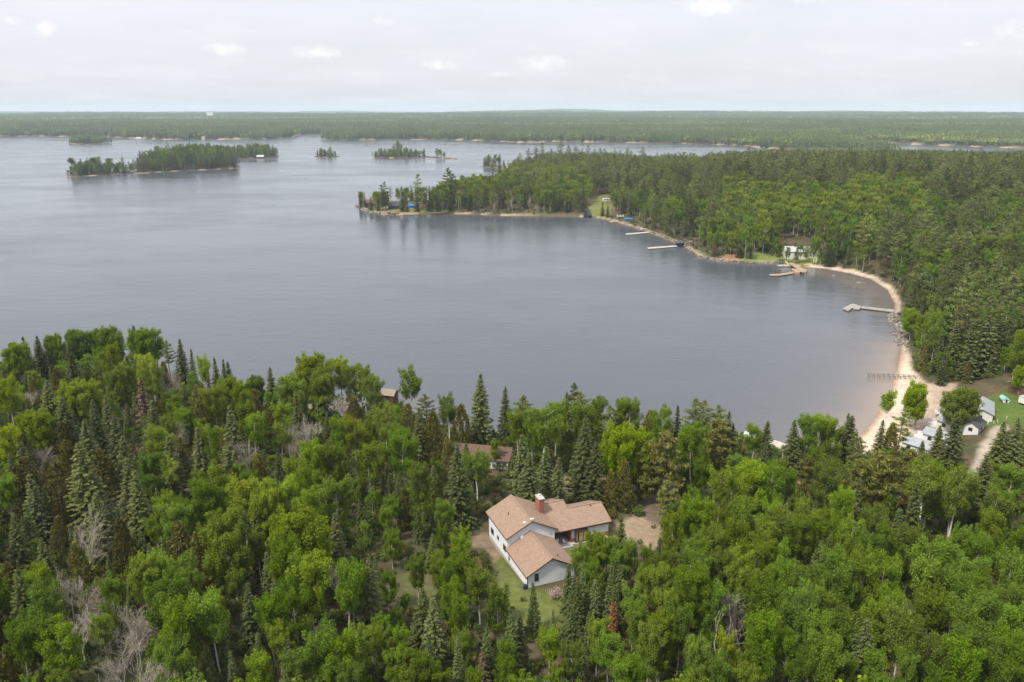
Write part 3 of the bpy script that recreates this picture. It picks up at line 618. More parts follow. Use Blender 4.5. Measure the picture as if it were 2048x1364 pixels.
c = g.mix(g.ramp(n1, .35, .65, 0, 1), (.10, .095, .09), (.27, .25, .23)); c = g.mix(1.0, c, g.ramp(oi.outputs['Random'], 0, 1, .6, 1.35), 'MULTIPLY'); g.done(g.principled(c, .9, .2, n1, .7, .1).outputs[0]); M['rock'] = m

def box_arrays(cx, cy, cz, sx, sy, sz):
    x, y, z = sx / 2, sy / 2, sz / 2
    V = np.array([(-x, -y, -z), (x, -y, -z), (x, y, -z), (-x, y, -z), (-x, -y, z), (x, -y, z), (x, y, z), (-x, y, z)]) + np.array((cx, cy, cz))
    return V, np.array([(0, 3, 2, 1), (4, 5, 6, 7), (0, 1, 5, 4), (1, 2, 6, 5), (2, 3, 7, 6), (3, 0, 4, 7)])
def box(name, parent, m, lo, hi, loc=None):
    lo = np.array(lo, float); hi = np.array(hi, float); c = (lo + hi) / 2
    V, F = box_arrays(0, 0, 0, *(hi - lo)); return link(name, mesh_np(name, V, [F], [M[m]]), parent, c)
def slab(name, parent, m, top, thick=.16, axis=(0, 0, -1)):
    """a plate with the given top polygon; its own frame lies in the roof plane so that shingle courses follow the slope"""
    T = np.array(top, float); o = T[0]; ex = T[1] - T[0]; ex /= np.linalg.norm(ex); nz_ = np.cross(ex, T[-1] - T[0]); nz_ /= np.linalg.norm(nz_)
    if nz_[2] < 0: nz_ = -nz_
    ey = np.cross(nz_, ex); R = np.column_stack([ex, ey, nz_]); L = (T - o) @ R; D = np.array(axis) @ R * thick; n = len(T)
    V = np.concatenate([L, L + D]); F = [np.arange(n)[None], np.arange(2 * n - 1, n - 1, -1)[None], np.array([(i, i + n, (i + 1) % n + n, (i + 1) % n) for i in range(n)])]
    ob = link(name, mesh_np(name, V, F, [M[m]]), parent); ob.matrix_local = Matrix(np.vstack([np.column_stack([R, o]), [0, 0, 0, 1]]).tolist()); return ob
def prism(name, parent, m, pts, z0, z1):
    P = np.array(pts, float)[:, :2]; n = len(P); V = np.concatenate([np.column_stack([P, np.full(n, z1)]), np.column_stack([P, np.full(n, z0)])])
    a = sum(P[i, 0] * P[(i + 1) % n, 1] - P[(i + 1) % n, 0] * P[i, 1] for i in range(n)); o_ = V if a > 0 else V
    F = [np.arange(n)[None], np.arange(2 * n - 1, n - 1, -1)[None], np.array([(i, i + n, (i + 1) % n + n, (i + 1) % n) for i in range(n)])]
    return link(name, mesh_np(name, V, F, [M[m]]), parent)
def wallpoly(name, parent, m, pts, thick, nrm):
    """upright wall plate: outline pts (3-D, in its plane), pushed back by thick against its outward normal"""
    P = np.array(pts, float); n = len(P); V = np.concatenate([P, P - np.array(nrm) * thick])
    F = [np.arange(n)[None], np.arange(2 * n - 1, n - 1, -1)[None], np.array([(i, i + n, (i + 1) % n + n, (i + 1) % n) for i in range(n)])]
    return link(name, mesh_np(name, V, F, [M[m]]), parent)
def clad(name, parent, m, o, d, nrm, L, z0, ze, zr=None, pitch=.2):
    """lap siding: every course is a real tilted board; zr = gable peak height"""
    o = np.array(o, float); d = np.array(d, float); nrm = np.array(nrm, float); V = []; F = []; k = (L / 2) / (zr - ze) if zr else 0; z = z0; top = zr or ze
    def span(zz): q = max(0, zz - ze) * k if zr else 0; return q, L - q
    while z < top - .02:
        z1 = min(z + pitch, top); a0, b0 = span(z); a1, b1 = span(z1); i = len(V); e0, e1 = nrm * .034, nrm * .004
        V += [o + d * a0 + e0 + (0, 0, z), o + d * b0 + e0 + (0, 0, z), o + d * b1 + e1 + (0, 0, z1), o + d * a1 + e1 + (0, 0, z1), o + d * a0 + (0, 0, z), o + d * b0 + (0, 0, z)]
        F += [(i, i + 1, i + 2, i + 3), (i + 4, i + 5, i + 1, i)]; z = z1
    return link(name, mesh_np(name, np.array(V), [np.array(F)], [M[m]]), parent)
def window(parent, o, d, nrm, w, h, cols=1, rows=1, fm='trim', gm='glass', fw=.08):
    """framed window proud of the wall; each pane recessed"""
    o = np.array(o, float); d = np.array(d, float); nrm = np.array(nrm, float); V = []; F = []
    def bar(a0, a1, z0, z1, t0, t1):
        i = len(V)
        for t in (t0, t1):
            for a, z in ((a0, z0), (a1, z0), (a1, z1), (a0, z1)): V.append(d * a + np.array((0, 0, z)) + nrm * t)
        F.extend([(i, i + 1, i + 2, i + 3), (i + 7, i + 6, i + 5, i + 4), (i, i + 4, i + 5, i + 1), (i + 1, i + 5, i + 6, i + 2), (i + 2, i + 6, i + 7, i + 3), (i + 3, i + 7, i + 4, i)])
    for c in range(cols + 1): x = c * w / cols; bar(x - fw / 2, x + fw / 2, -fw / 2, h + fw / 2, -.02, .085)
    for r in range(rows + 1):
        z = r * h / rows
        for c in range(cols): bar(c * w / cols + fw / 2, (c + 1) * w / cols - fw / 2, z - fw / 2, z + fw / 2, -.02, .08)
    fr = link('window', mesh_np('window_frame', np.array(V), [np.array(F)], [M[fm]]), parent, o)
    for c in range(cols):
        for r in range(rows):
            a0, a1 = c * w / cols + fw / 2, (c + 1) * w / cols - fw / 2; z0, z1 = r * h / rows + fw / 2, (r + 1) * h / rows - fw / 2
            P = [d * a0 + nrm * .045 + (0, 0, z0), d * a1 + nrm * .045 + (0, 0, z0), d * a1 + nrm * .045 + (0, 0, z1), d * a0 + nrm * .045 + (0, 0, z1)]
            link('pane', mesh_np('pane', np.array(P), [np.array([(0, 1, 2, 3)])], [M[gm]]), fr)
    return fr
def cyl(name, parent, m, p0, p1, r0, r1=None, k=10, cap=True):
    p0 = np.array(p0, float); p1 = np.array(p1, float); r1 = r0 if r1 is None else r1; d = p1 - p0; d = d / np.linalg.norm(d); ref = np.array((1., 0, 0)) if abs(d[2]) > .8 else np.array((0, 0, 1.))
    a = np.cross(d, ref); a /= np.linalg.norm(a); b = np.cross(d, a); th = np.arange(k) * 2 * math.pi / k; ring = np.cos(th)[:, None] * a + np.sin(th)[:, None] * b
    V = np.concatenate([p0 + ring * r0, p1 + ring * r1]); j = np.arange(k); F = [np.stack([j, (j + 1) % k, (j + 1) % k + k, j + k], -1)]
    if cap: F += [np.arange(k)[None, ::-1], np.arange(k, 2 * k)[None]]
    return link(name, mesh_np(name, V, F, [M[m]]), parent)

# ---------------------------------------------------------------- the house in the clearing  (local x runs along the wing, y towards the lake)
H = thing('house', 'large white split-level house with tan shingle roofs in the forest clearing', 'house', (HO[0], HO[1], HZ), HANG)
X, Y, Z = np.eye(3)
GW, GL, GE, GR = 8.6, 9.3, 2.65, 4.95          # garage
MW, M0, M1, ME, MR = 9.1, 9.3, 19.1, 4.72, 7.05   # two-storey block
WE, WU, WS = 2.8, 10.62, .42                    # wing eave height, eave line, slope
WX1, WX2, WR1, WR2 = 21.5, 14.4, 15.1, 17.0
FND = -.9
# foundations and cores
prism('foundation', H, 'concrete', [(.03, .03), (GW - .03, .03), (GW - .03, GL), (MW - .03, GL), (MW - .03, M1 - .03), (.03, M1 - .03)], FND, .22)
wallpoly('wall_core', H, 'siding_warm', [(0.03, .05, .2), (GW - .03, .05, .2), (GW - .03, .05, GE), (GW / 2, .05, GR - .12), (0.03, .05, GE)], .1, (0, -1, 0))
clad('garage_gable_wall', H, 'siding_warm', (0, 0, 0), X, -Y, GW, .18, GE - .02, GR - .1)
clad('garage_side_wall', H, 'siding_warm', (0, M0, 0), -Y, -X, M0, .18, GE - .05); clad('garage_side_wall', H, 'siding_warm', (GW, 0, 0), Y, X, M0, .18, GE - .05)
clad('main_side_wall', H, 'siding_warm', (0, M1, 0), -Y, -X, M1 - M0, .1, ME - .03); clad('main_side_wall', H, 'siding_warm', (MW, M0, 0), Y, X, M1 - M0, .1, ME - .03)
clad('main_gable_wall', H, 'siding_warm', (0, M0, 0), X, -Y, MW, 2.2, ME - .02, MR - .1); clad('main_gable_wall', H, 'siding_warm', (MW, M1, 0), -X, Y, MW, .1, ME - .02, MR - .1)
def gable_roof(x0, x1, y0, y1, ez, rz, over=.45, fo=.5, bo=.5, nm='roof_slope', mm='roof'):
    xm = (x0 + x1) / 2; k = (rz - ez) / (xm - x0); a, b = y0 - fo, y1 + bo; e = ez - k * over + .12; r = rz + .12
    slab(nm, H, mm, [(x0 - over, a, e), (x0 - over, b, e), (xm, b, r), (xm, a, r)][::-1], .17); slab(nm, H, mm, [(x1 + over, a, e), (x1 + over, b, e), (xm + .002, b, r), (xm + .002, a, r)], .17)
    for xx, s in ((x0 - over, -1), (x1 + over, 1)): box('gutter', H, 'trim', (xx - .06 if s < 0 else xx - .03, a + .05, e - .22), (xx + .03 if s < 0 else xx + .06, b - .05, e - .06))
    for yy in (a, b):
        for s in (-1, 1):
            xe = xm + s * (xm - x0 + over); d_ = np.array((xm - xe, 0, r - e)); q = [(xe, yy, e - .01), (xm, yy, r - .01), (xm, yy, r - .24), (xe, yy, e - .24)]; wallpoly('bargeboard', H, 'trim', q, .05, (0, -1 if yy == a else 1, 0))
    V, F = box_arrays(xm, (a + b) / 2, r + .03, .3, b - a - .02, .05); link('ridge_cap', mesh_np('ridge_cap', V, [F], [M['roof']]), H)
gable_roof(0, GW, 0, GL, GE, GR, bo=-.04)
gable_roof(0, MW, M0, M1, ME, MR)
# wing: long front slope, ridge stepped further back on its inner part
def wz(u): return WE + (u - WU) * WS
wx0 = MW + .04
slab('roof_slope', H, 'roof', [(wx0, WU, WE), (WX1, WU, WE), (WX1, WR1, wz(WR1)), (WX2, WR1, wz(WR1)), (WX2, WR2, wz(WR2)), (wx0, WR2, wz(WR2))], .16)
slab('roof_slope', H, 'roof', [(WX2 + .003, WR1 + .003, wz(WR1)), (WX1, WR1 + .003, wz(WR1)), (WX1, 19.8, wz(WR1) - 4.7 * WS), (WX2 + .003, 19.8, wz(WR1) - 4.7 * WS)], .16)
slab('roof_slope', H, 'roof', [(wx0, WR2 + .003, wz(WR2)), (WX2, WR2 + .003, wz(WR2)), (WX2, 23.2, wz(WR2) - 6.2 * WS), (wx0, 23.2, wz(WR2) - 6.2 * WS)], .16)
for a, b, u in ((WX2, WX1, WR1), (wx0, WX2, WR2)):
    V, F = box_arrays((a + b) / 2, u, wz(u) + .03, b - a - .02, .3, .05); link('ridge_cap', mesh_np('ridge_cap', V, [F], [M['roof']]), H)
box('gutter', H, 'trim', (wx0 + .3, WU - .09, WE - .26), (WX1, WU - .005, WE - .05))
for xx, u0, u1, um in ((WX1, WU, 19.8, WR1),): wallpoly('bargeboard', H, 'trim', [(xx, u0, WE - .02), (xx, um, wz(um) - .02), (xx, u1, wz(um) - (u1 - um) * WS - .02), (xx, u1, wz(um) - (u1 - um) * WS - .26), (xx, um, wz(um) - .26), (xx, u0, WE - .26)], .05, (1, 0, 0))
wallpoly('bargeboard', H, 'trim', [(WX2, WR1 + .05, wz(WR1) + .0), (WX2, WR2, wz(WR2) - .02), (WX2, WR2, wz(WR2) - .25), (WX2, WR1 + .05, wz(WR1) - .24)], .05, (1, 0, 0))
wallpoly('gable_wall', H, 'siding', [(21.0, 11.0, FND), (21.0, 19.3, FND), (21.0, 19.3, 2.85), (21.0, WR1, wz(WR1) - .2), (21.0, 11.0, 2.85)], .2, (1, 0, 0))
wallpoly('gable_wall', H, 'siding', [(14.2, 14.0, 3.9), (14.2, 22.6, FND), (14.2, 22.6, 2.9), (14.2, WR2, wz(WR2) - .2)], .2, (1, 0, 0))
wallpoly('rear_wall', H, 'siding', [(14.2, 19.3, FND), (20.98, 19.3, FND), (20.98, 19.3, 2.8), (14.2, 19.3, 2.8)], .2, (0, 1, 0)); wallpoly('rear_wall', H, 'siding', [(wx0, 22.6, FND), (14.18, 22.6, FND), (14.18, 22.6, 2.9), (wx0, 22.6, 2.9)], .2, (0, 1, 0))
clad('wing_front_wall', H, 'siding_warm', (13.3, 11.0, 0), X, -Y, 7.7, .72, WE + .08)
box('brick_base', H, 'brick', (13.3, 10.94, FND), (21.06, 11.25, .72)); box('brick_pier', H, 'brick', (13.12, 10.9, FND), (13.32, 14.3, 2.72))
box('porch_wall', H, 'woodbrown', (wx0, 14.2, FND), (13.1, 14.4, 3.9)); box('porch_floor', H, 'concrete', (wx0, 9.6, FND), (13.1, 14.2, -.08)); box('walkway', H, 'concrete', (13.1, 10.2, FND), (20.6, 10.92, -.10))
dr = box('door', H, 'woodbrown', (10.2, 14.13, -.05), (11.15, 14.2, 2.05)); box('handle', dr, 'steel', (.34, -.07, 0), (.40, -.035, .12))
# bay window
by = link('bay_window', None, H, (13.95, 10.45, .05))
box('sill', by, 'trim', (-.05, -.05, -.12), (2.5, .6, .06)); box('head', by, 'trim', (-.05, -.05, 2.02), (2.5, .6, 2.2))
for xx in (0, .42, .56, 2.32): box('post', by, 'trim', (xx, 0, .06), (xx + .12, .1, 2.02))
for x0, x1 in ((.12, .42), (.68, 1.5), (1.56, 2.32)): box('pane', by, 'gold', (x0, .05, .08), (x1, .07, 2.0))
box('post', by, 'trim', (1.48, 0, .06), (1.58, .1, 2.02)); box('side_panel', by, 'trim', (2.40, .1, .06), (2.45, .56, 2.02)); box('side_panel', by, 'trim', (0, .1, .06), (.05, .56, 2.02))
pl_ = box('wall_planter', H, 'trim', (16.62, 10.62, 1.0), (17.15, 10.97, 1.35))
window(H, (0, 17.72, 1.2), -Y, -X, 1.35, 1.05, 2); window(H, (0, 14.42, 1.66), -Y, -X, .8, .66); window(H, (0, 11.28, 1.28), -Y, -X, 1.25, 1.05, 2)
window(H, (1.28, 0, 1.12), X, -Y, .66, 1.36)
box('meter_box', H, 'trim', (-.16, 8.2, .6), (-.035, 8.5, 1.25)); cyl('conduit', H, 'trim', (-.09, 8.35, 1.25), (-.09, 8.35, 2.4), .035, k=6); cyl('downspout', H, 'trim', (-.07, -.05, -.1), (-.07, -.05, 2.5), .06, k=6)
cyl('downspout', H, 'trim', (-.07, M1 - .1, -.2), (-.07, M1 - .1, 4.5), .05, k=6); box('wall_vent', H, 'steel', (8.2, M0 - .06, 3.4), (8.5, M0 - .03, 3.7))
box('corner_board', H, 'trim', (-.05, -.05, .12), (.05, .02, GE - .1))
# chimney
ch = box('chimney', H, 'brick', (8.35, 14.6, 4.6), (9.35, 16.5, 7.75)); box('cap', ch, 'concrete', (-.6, -1.05, 1.575), (.6, 1.05, 1.72)); cyl('flue', ch, 'white', (0, .45, 1.72), (0, .45, 2.02), .2)
for nm, p_ in (('roof_vent', (2.2, 14.6)), ('roof_vent', (6.0, 1.2)), ('roof_vent', (18.9, 14.6))):
    zz = ME + (p_[0]) * (MR - ME) / (MW / 2) + .12 if p_[1] > 9.3 and p_[0] < 9 else (GR + .12 - abs(p_[0] - GW / 2) * (GR - GE) / (GW / 2) if p_[0] < 9 else wz(p_[1])); cyl(nm, H, 'trim', (*p_, zz - .1), (*p_, zz + .42), .09, k=8)
zz = ME + 3.4 * (MR - ME) / 4.55 + .12
box('skylight', H, 'white', (3.2, 9.6, zz - .1), (3.6, 10.0, zz + .1)); box('ridge_vent', H, 'white', (4.35, 9.3, MR + .12), (5.05, 9.62, MR + .24))
ds = cyl('satellite_dish', H, 'white', (2.6, M0 - .32, 4.25), (2.66, M0 - .42, 4.30), .36, .40, 14); cyl('bracket', ds, 'steel', (2.6, M0 - .03, 4.05), (2.6, M0 - .32, 4.25), .025, k=5)
def hw(x, y, z=0.0): q = HO + HV * x + HU * y; return (q[0], q[1], HZ + z)
br_ = thing('rain_barrel', 'dark blue plastic rain barrel at the garage corner', 'barrel', hw(-.45, .1, -.05), HANG)
cyl('drum', br_, 'barrel', (0, 0, 0), (0, 0, .85), .3, .3, 14); cyl('lid', br_, 'barrel', (0, 0, .85), (0, 0, .92), .32, .26, 14)
for k, (x, y, r, lb) in enumerate(((11.9, 10.9, .6, 'white plastic garden chair by the brick pier of the porch'), (10.7, 11.4, -.4, 'white plastic garden chair deeper in the porch shade'))):
    c_ = thing('garden_chair', lb, 'chair', hw(x, y, -.08), HANG + r, 'white chairs on the porch')
    box('seat', c_, 'white', (-.24, -.24, .4), (.24, .24, .44)); box('backrest', c_, 'white', (-.24, .2, .44), (.24, .25, .92))
    for sx in (-.21, .21):
        for sy in (-.2, .2): box('leg', c_, 'white', (sx - .025, sy - .025, 0), (sx + .025, sy + .025, .4))

# ---------------------------------------------------------------- other buildings
def cabin(name, label, cat, c, rot, L, Wd, wh, rise, wm, rm, wins=2, over=.4, group=None, base=None, door=True, sink=1.2, hip=False, wincol='trim'):
    """gabled building, ridge along local x, origin in the middle of its floor"""
    z = gz(c[0], c[1]) + .15 if base is None else base
    o = thing(name, label, cat, (c[0], c[1], z), rot, group); a, b = L / 2, Wd / 2
    if hip:
        for n_, d_, l_ in ((-Y, X, L), (Y, X, L)): wallpoly('wall', o, wm, [(-a, n_[1] * b, -sink), (a, n_[1] * b, -sink), (a, n_[1] * b, wh), (-a, n_[1] * b, wh)], .15, n_)
        for s in (-1, 1): wallpoly('wall', o, wm, [(s * a, -b + .16, -sink), (s * a, b - .16, -sink), (s * a, b - .16, wh), (s * a, -b + .16, wh)], .15, (s, 0, 0))
    else:
        for s in (-1, 1): wallpoly('wall', o, wm, [(-a + .16, s * b, -sink), (a - .16, s * b, -sink), (a - .16, s * b, wh), (-a + .16, s * b, wh)], .15, (0, s, 0))
        for s in (-1, 1): wallpoly('gable_wall', o, wm, [(s * a, -b, -sink), (s * a, b, -sink), (s * a, b, wh), (s * a, 0, wh + rise), (s * a, -b, wh)], .15, (s, 0, 0))
    k = rise / b; e = wh - k * over + .1; r = wh + rise + .1
    if hip:
        q = min(a, b) * .9
        for s in (-1, 1):
            slab('roof_slope', o, rm, [(-a - over, s * (b + over), e), (a + over, s * (b + over), e), (a - q, s * .002, r), (-a + q, s * .002, r)], .12)
            slab('roof_slope', o, rm, [(s * (a + over), -b - over, e), (s * (a + over), b + over, e), (s * (a - q), 0, r)], .12)
    else:
        for s in (-1, 1): slab('roof_slope', o, rm, [(-a - over, s * (b + over), e), (a + over, s * (b + over), e), (a + over, s * .002, r), (-a - over, s * .002, r)], .12)
    for s in (-1, 1):
        for i in range(wins):
            xx = -a + (i + .5) * L / wins - .45; window(o, (xx, s * b, wh * .38), X, s * Y, .9, wh * .36, 1, 1, wincol)
    if door:
        d_ = box('door', o, 'trim', (a + .002, -.45, .02), (a + .06, .45, 2.0)); box('handle', d_, 'steel', (.03, .3, -.05), (.08, .36, .05))
        window(o, (-a, b * .35, wh * .38), -Y, -X, .9, wh * .36, 1, 1, wincol)
    return o
def C2(px, py, z):
    q = at(px, py, z)[:2]
    if land_sd(np.array([q]))[0] < 1 or q[1] > 2600: return q
    for _ in range(6): q = at(px, py, max(gz(*q), 0) * .7 + .3 * max(gz(*at(px, py, max(gz(*q), 0))[:2]), 0))[:2]
    return q
bh = C2(966, 935, 6.5)
cabin('cottage', 'low cottage with red-brown roof half hidden behind the house', 'cottage', (bh[0], bh[1] + 3.5), math.radians(-12), 13.5, 7.2, 2.6, 1.7, 'white', 'roof_red', 3)
cabin('boathouse', 'small boathouse with sun-bleached tan roof at the tree-fringed near shore', 'boathouse', C2(780, 806, 1), math.radians(-18), 4.0, 3.4, 2.3, 1.1, 'brownwall', 'tanroof', 1, base=1.0)
cabin('shed', 'pale shed roof peeping through trees above the near shore', 'shed', C2(624, 826, 3), math.radians(12), 4.5, 3.4, 2.3, 1.2, 'white', 'tanroof', 1)
# beach cabins and their decks
ca = math.radians(-52)
CAB = [('white beach cabin with grey roof, first beside the fir-hidden shore', (1838, 905), 6.6, 5.0, 0), ('white beach cabin with grey roof and railed deck, second along the sand', (1880, 888), 7.2, 4.6, 1),
       ('white beach cabin with grey roof and open deck, third along the sand', (1907, 861), 7.2, 4.6, 2), ('white beach cabin half under the yellow-green tree, fourth along the sand', (1926, 836), 7.0, 4.6, 3)]
for lb, q, L, Wd, k in CAB:
    c = C2(*q, 3.6); o = cabin('beach_cabin', lb, 'cabin', c, ca + math.pi, L, Wd, 2.5, 1.0, 'white', 'metalroof', 2, group='white cabins above the beach', door=True)
    if k:
        z = o.location.z; dk = np.array(c) - np.array((math.cos(ca), math.sin(ca))) * (L / 2 + 1.7)
        d = thing('deck', ('', 'deck with white railing in front of the second beach cabin', 'pinkish deck with white skirting before the third beach cabin', 'deck with white skirting before the fourth beach cabin')[k], 'deck', (dk[0], dk[1], z), ca, 'decks of the beach cabins')
        box('deck_floor', d, 'pink', (-1.6, -Wd / 2, -.1), (1.6, Wd / 2, .05))
        for y0 in (-Wd / 2, Wd / 2 - .08): box('railing', d, 'white', (-1.6, y0, .05), (1.6, y0 + .08, .85))
        box('railing', d, 'white', (-1.66, -Wd / 2 + .1, .05), (-1.58, -.6, .85)); box('railing', d, 'white', (-1.66, .6, .05), (-1.58, Wd / 2 - .1, .85))
        for sx in (-1.5, 1.4):
            for sy in (-Wd / 2 + .1, Wd / 2 - .2): box('post', d, 'white', (sx, sy, -1.6), (sx + .1, sy + .1, -.1))
cabin('bunkhouse', 'long white bunkhouse with grey metal roof beside the green lawn', 'bunkhouse', C2(1962, 833, 4), math.radians(60), 11, 5, 2.7, 1.1, 'white', 'metalroof', 3)
cabin('garden_shed', 'white shed with charcoal roof at the head of the gravel road', 'shed', C2(1947, 863, 4), math.radians(45), 5.6, 3.4, 2.3, 1.0, 'white', 'darkroof', 1)
cabin('lodge', 'dark brown lodge with pale metal roof above the lawn at the frame edge', 'lodge', C2(2072, 786, 5), math.radians(12), 13, 7, 2.7, 1.5, 'brownwall', 'whiteroof', 3)
cabin('cottage', 'white lakeside cottage with pale metal roof behind birches and red dock', 'cottage', C2(1598, 512, 5), math.radians(-3), 17, 8.2, 3.2, 2.3, 'white', 'whiteroof', 5)
dkc = thing('deck', 'pale raised deck on the lake side of the white cottage', 'deck', (*C2(1578, 515, 5), gz(*C2(1578, 515, 5)) + .9), 0)
box('deck_floor', dkc, 'dockpale', (-6, -2, -.15), (6, 1.5, 0)); [box('railing', dkc, 'white', (-6, -2, h_), (6, -1.92, h_ + .1)) for h_ in (.5, .95)]; [box('post', dkc, 'white', (x - .06, -2, -2), (x + .06, -1.9, .95)) for x in (-5.9, -2, 2, 5.9)]
cabin('cabin', 'dark brown cabin between tall trees on the tip of the wooded point', 'cabin', C2(739, 412, 3), .2, 8, 6.5, 3, 2.6, 'brownwall', 'roof_red', 2)
cabin('cabin', 'black cabin beside a lone narrow spruce on the wooded point', 'cabin', C2(788, 417, 3), .1, 9.5, 6, 2.8, 2, 'blackwall', 'darkroof', 3)
cabin('shelter', 'bright blue tarpaulin shelter behind trees on the wooded point', 'shelter', C2(822, 415, 3), 0, 6, 3.6, 1.8, 1.3, 'blue', 'blue', 1, door=False)
cabin('cabin', 'reddish cabin on the rocky pine headland shore', 'cabin', C2(1056, 337, 3), .2, 11, 8, 3.4, 3, 'redwall', 'roof_red', 3)
cabin('cabin', 'teal-walled cabin deep among pines on the large island', 'cabin', C2(383, 334, 4), 0, 16, 8, 3.2, 2.4, 'teal', 'darkroof', 3)
cabin('cabin', 'pale-roofed red cabin near the end of the narrow back island', 'cabin', C2(521, 313, 3), .15, 12, 8, 3.2, 3, 'redwall', 'whiteroof', 3)
cabin('a_frame_boathouse', 'steep-roofed dark boathouse with blue-grey front beside the sunny clearing', 'boathouse', C2(1175, 430, 2), math.radians(65), 6, 5, 2.4, 3.4, 'blackwall', 'darkroof', 1)
for i, (px, py, L, wm, rm, lb) in enumerate([(215, 271, 22, 'redwall', 'whiteroof', 'red cottage with pale roof on the far shore beyond the small island'), (56, 270.5, 16, 'redwall', 'metalroof', 'low red cottage with grey roof on the far shore'),
        (10, 270, 14, 'white', 'metalroof', 'white cottage on the far shore at the frame edge'), (143, 271, 10, 'yellow', 'tanroof', 'small yellow boathouse on the far shore'), (444, 274, 24, 'brownwall', 'metalroof', 'big brown lodge with grey roof on the far shore past the large island'),
        (278, 276.5, 12, 'white', 'whiteroof', 'little white boathouse at the far bay'), (407, 277, 10, 'white', 'tanroof', 'tiny pale cottage in trees on the far shore'), (420, 228.5, 34, 'white', 'whiteroof', 'white hall far off above the forest on the skyline ridge')]):
    cabin('far_cottage', lb, 'cottage', C2(px, py, 3 if i < 7 else 60), (i % 3 - 1) * .2, L, L * .5, 4.5, 3.5, wm, rm, 3, 1.0, 'cottages on the far shore', base=None if i < 7 else 62, sink=8)

# ---------------------------------------------------------------- docks, piers, boats
def px_deck(parent, name, m, poly, z, th, wood_dir=True):
    P = np.array([at(px, py, z)[:2] for px, py in poly]); c = P.mean(0); P = P - c; k = np.argmax([np.hypot(*(P[(i + 1) % len(P)] - P[i])) for i in range(len(P))]); e = P[(k + 1) % len(P)] - P[k]; an = math.atan2(e[1], e[0])
    R = np.array([[math.cos(-an), -math.sin(-an)], [math.sin(-an), math.cos(-an)]]); o = prism(name, parent, m, P @ R.T, -th, 0); o.location = (c[0] - parent.location.x, c[1] - parent.location.y, z - parent.location.z); o.rotation_euler = (0, 0, an); return o
def dock(name, label, q, rot=0): return thing(name, label, 'dock', (*at(*q, 0)[:2], 0), 0)
def posts(parent, pts, z0, z1, r=.1, m='dockgrey'):
    for px, py in pts: p = at(px, py, z1) - np.array(parent.location); cyl('post', parent, m, (p[0], p[1], z0), (p[0], p[1], z1 + .0), r, k=7)
d = dock('dock', 'L-shaped grey timber dock between beach crescent and boulder shore', (1735, 618))
px_deck(d, 'platform', 'dockgrey', [(1685.5, 616.5), (1704.5, 607), (1714, 609), (1697.5, 621)], .75, .55); px_deck(d, 'platform', 'dockgrey', [(1706.5, 613), (1713, 609.5), (1723.5, 612.5), (1718.5, 618.2), (1706, 617)], .74, .5)
px_deck(d, 'walkway', 'dockgrey', [(1724, 612.5), (1788, 619), (1787, 623.5), (1722, 615.5)], .72, .35); posts(d, [(1742, 616), (1760, 618), (1775, 620), (1690, 618), (1700, 612)], -2, .5)
d = dock('dock', 'new cedar-red dock on timber cribs below the white cottage', (1600, 546))
px_deck(d, 'ramp', 'dockred', [(1577, 526), (1584, 525), (1612.5, 540), (1606, 545)], 1.5, .3); px_deck(d, 'finger', 'dockred', [(1538, 548.5), (1541, 551), (1562, 550.5), (1592, 545.5), (1590, 543), (1560, 547.5)], .6, .3)
for q in ([(1589, 545), (1600, 545), (1600, 541), (1589, 541)], [(1605, 544.5), (1612, 544.5), (1612, 540), (1605, 540)], [(1584, 540), (1589, 540), (1589, 537), (1584, 537)]): px_deck(d, 'crib', 'dockred', q, 1.2, 2.4)
px_deck(d, 'platform', 'dockred', [(1588, 543.5), (1613, 543.5), (1613, 538), (1588, 538)], 1.35, .14)
d = dock('dock', 'long pale floating dock reaching out from the navy boathouse', (1325, 494)); px_deck(d, 'walkway', 'dockpale', [(1295, 494.8), (1296.5, 497.5), (1355, 492.8), (1354, 490.3)], .55, .3); posts(d, [(1300, 496), (1306, 495.5), (1312, 495), (1335, 493.5)], -2, .4, .16, 'tire')
cabin('boathouse', 'square navy boathouse with dark hip roof standing over the water', 'boathouse', C2(1361, 494, 0) + np.array((0, 2.2)), 0, 4.6, 4.6, 2.6, 1.0, 'navy', 'darkroof', 1, .9, base=.5, door=False, hip=True)
px_ = thing('gangway', 'pale gangway from the navy boathouse up to the bank', 'gangway', (*at(1373, 489, 1)[:2], 0)); px_deck(px_, 'walkway', 'dockpale', [(1367, 491.5), (1368, 489.5), (1381, 486.5), (1381, 488.5)], 1.3, .2); [box('railing', px_, 'mint', (-2.3, y, h_), (2.3, y + .06, h_ + .07)) for y in (-1.2, 1.5) for h_ in (1.7, 2.1)]
cabin('pump_house', 'tiny tan pump house on the bank beside the navy boathouse', 'shed', C2(1380, 490, 1.5), .3, 2.2, 2.2, 2.0, .5, 'tanroof', 'tanroof', 0, .15, door=True)
d = dock('dock', 'narrow grey dock below the pulled-up white boat', (1275, 467)); px_deck(d, 'walkway', 'dockpale', [(1251, 467), (1253, 469.3), (1298, 465.3), (1297, 463.3)], .55, .3); posts(d, [(1256, 468), (1270, 467), (1284, 466)], -2, .4)
d = dock('dock', 'low reddish dock beside the bright blue boathouse', (1235, 443)); px_deck(d, 'walkway', 'dockred', [(1218, 442), (1220, 444.3), (1252, 442.6), (1251, 440.6)], .6, .3); px_deck(d, 'platform', 'dockred', [(1246, 443), (1262, 447), (1268, 445.5), (1253, 441)], .6, .3); posts(d, [(1224, 443), (1238, 442.5)], -2, .4)
cabin('boathouse', 'bright blue boathouse with pale blue roof at the bend of the shore', 'boathouse', C2(1257, 441, .5) + np.array((0, 1.5)), 0, 6.4, 4.4, 2.4, .5, 'blue', 'blue', 1, .25, base=.5, door=False)
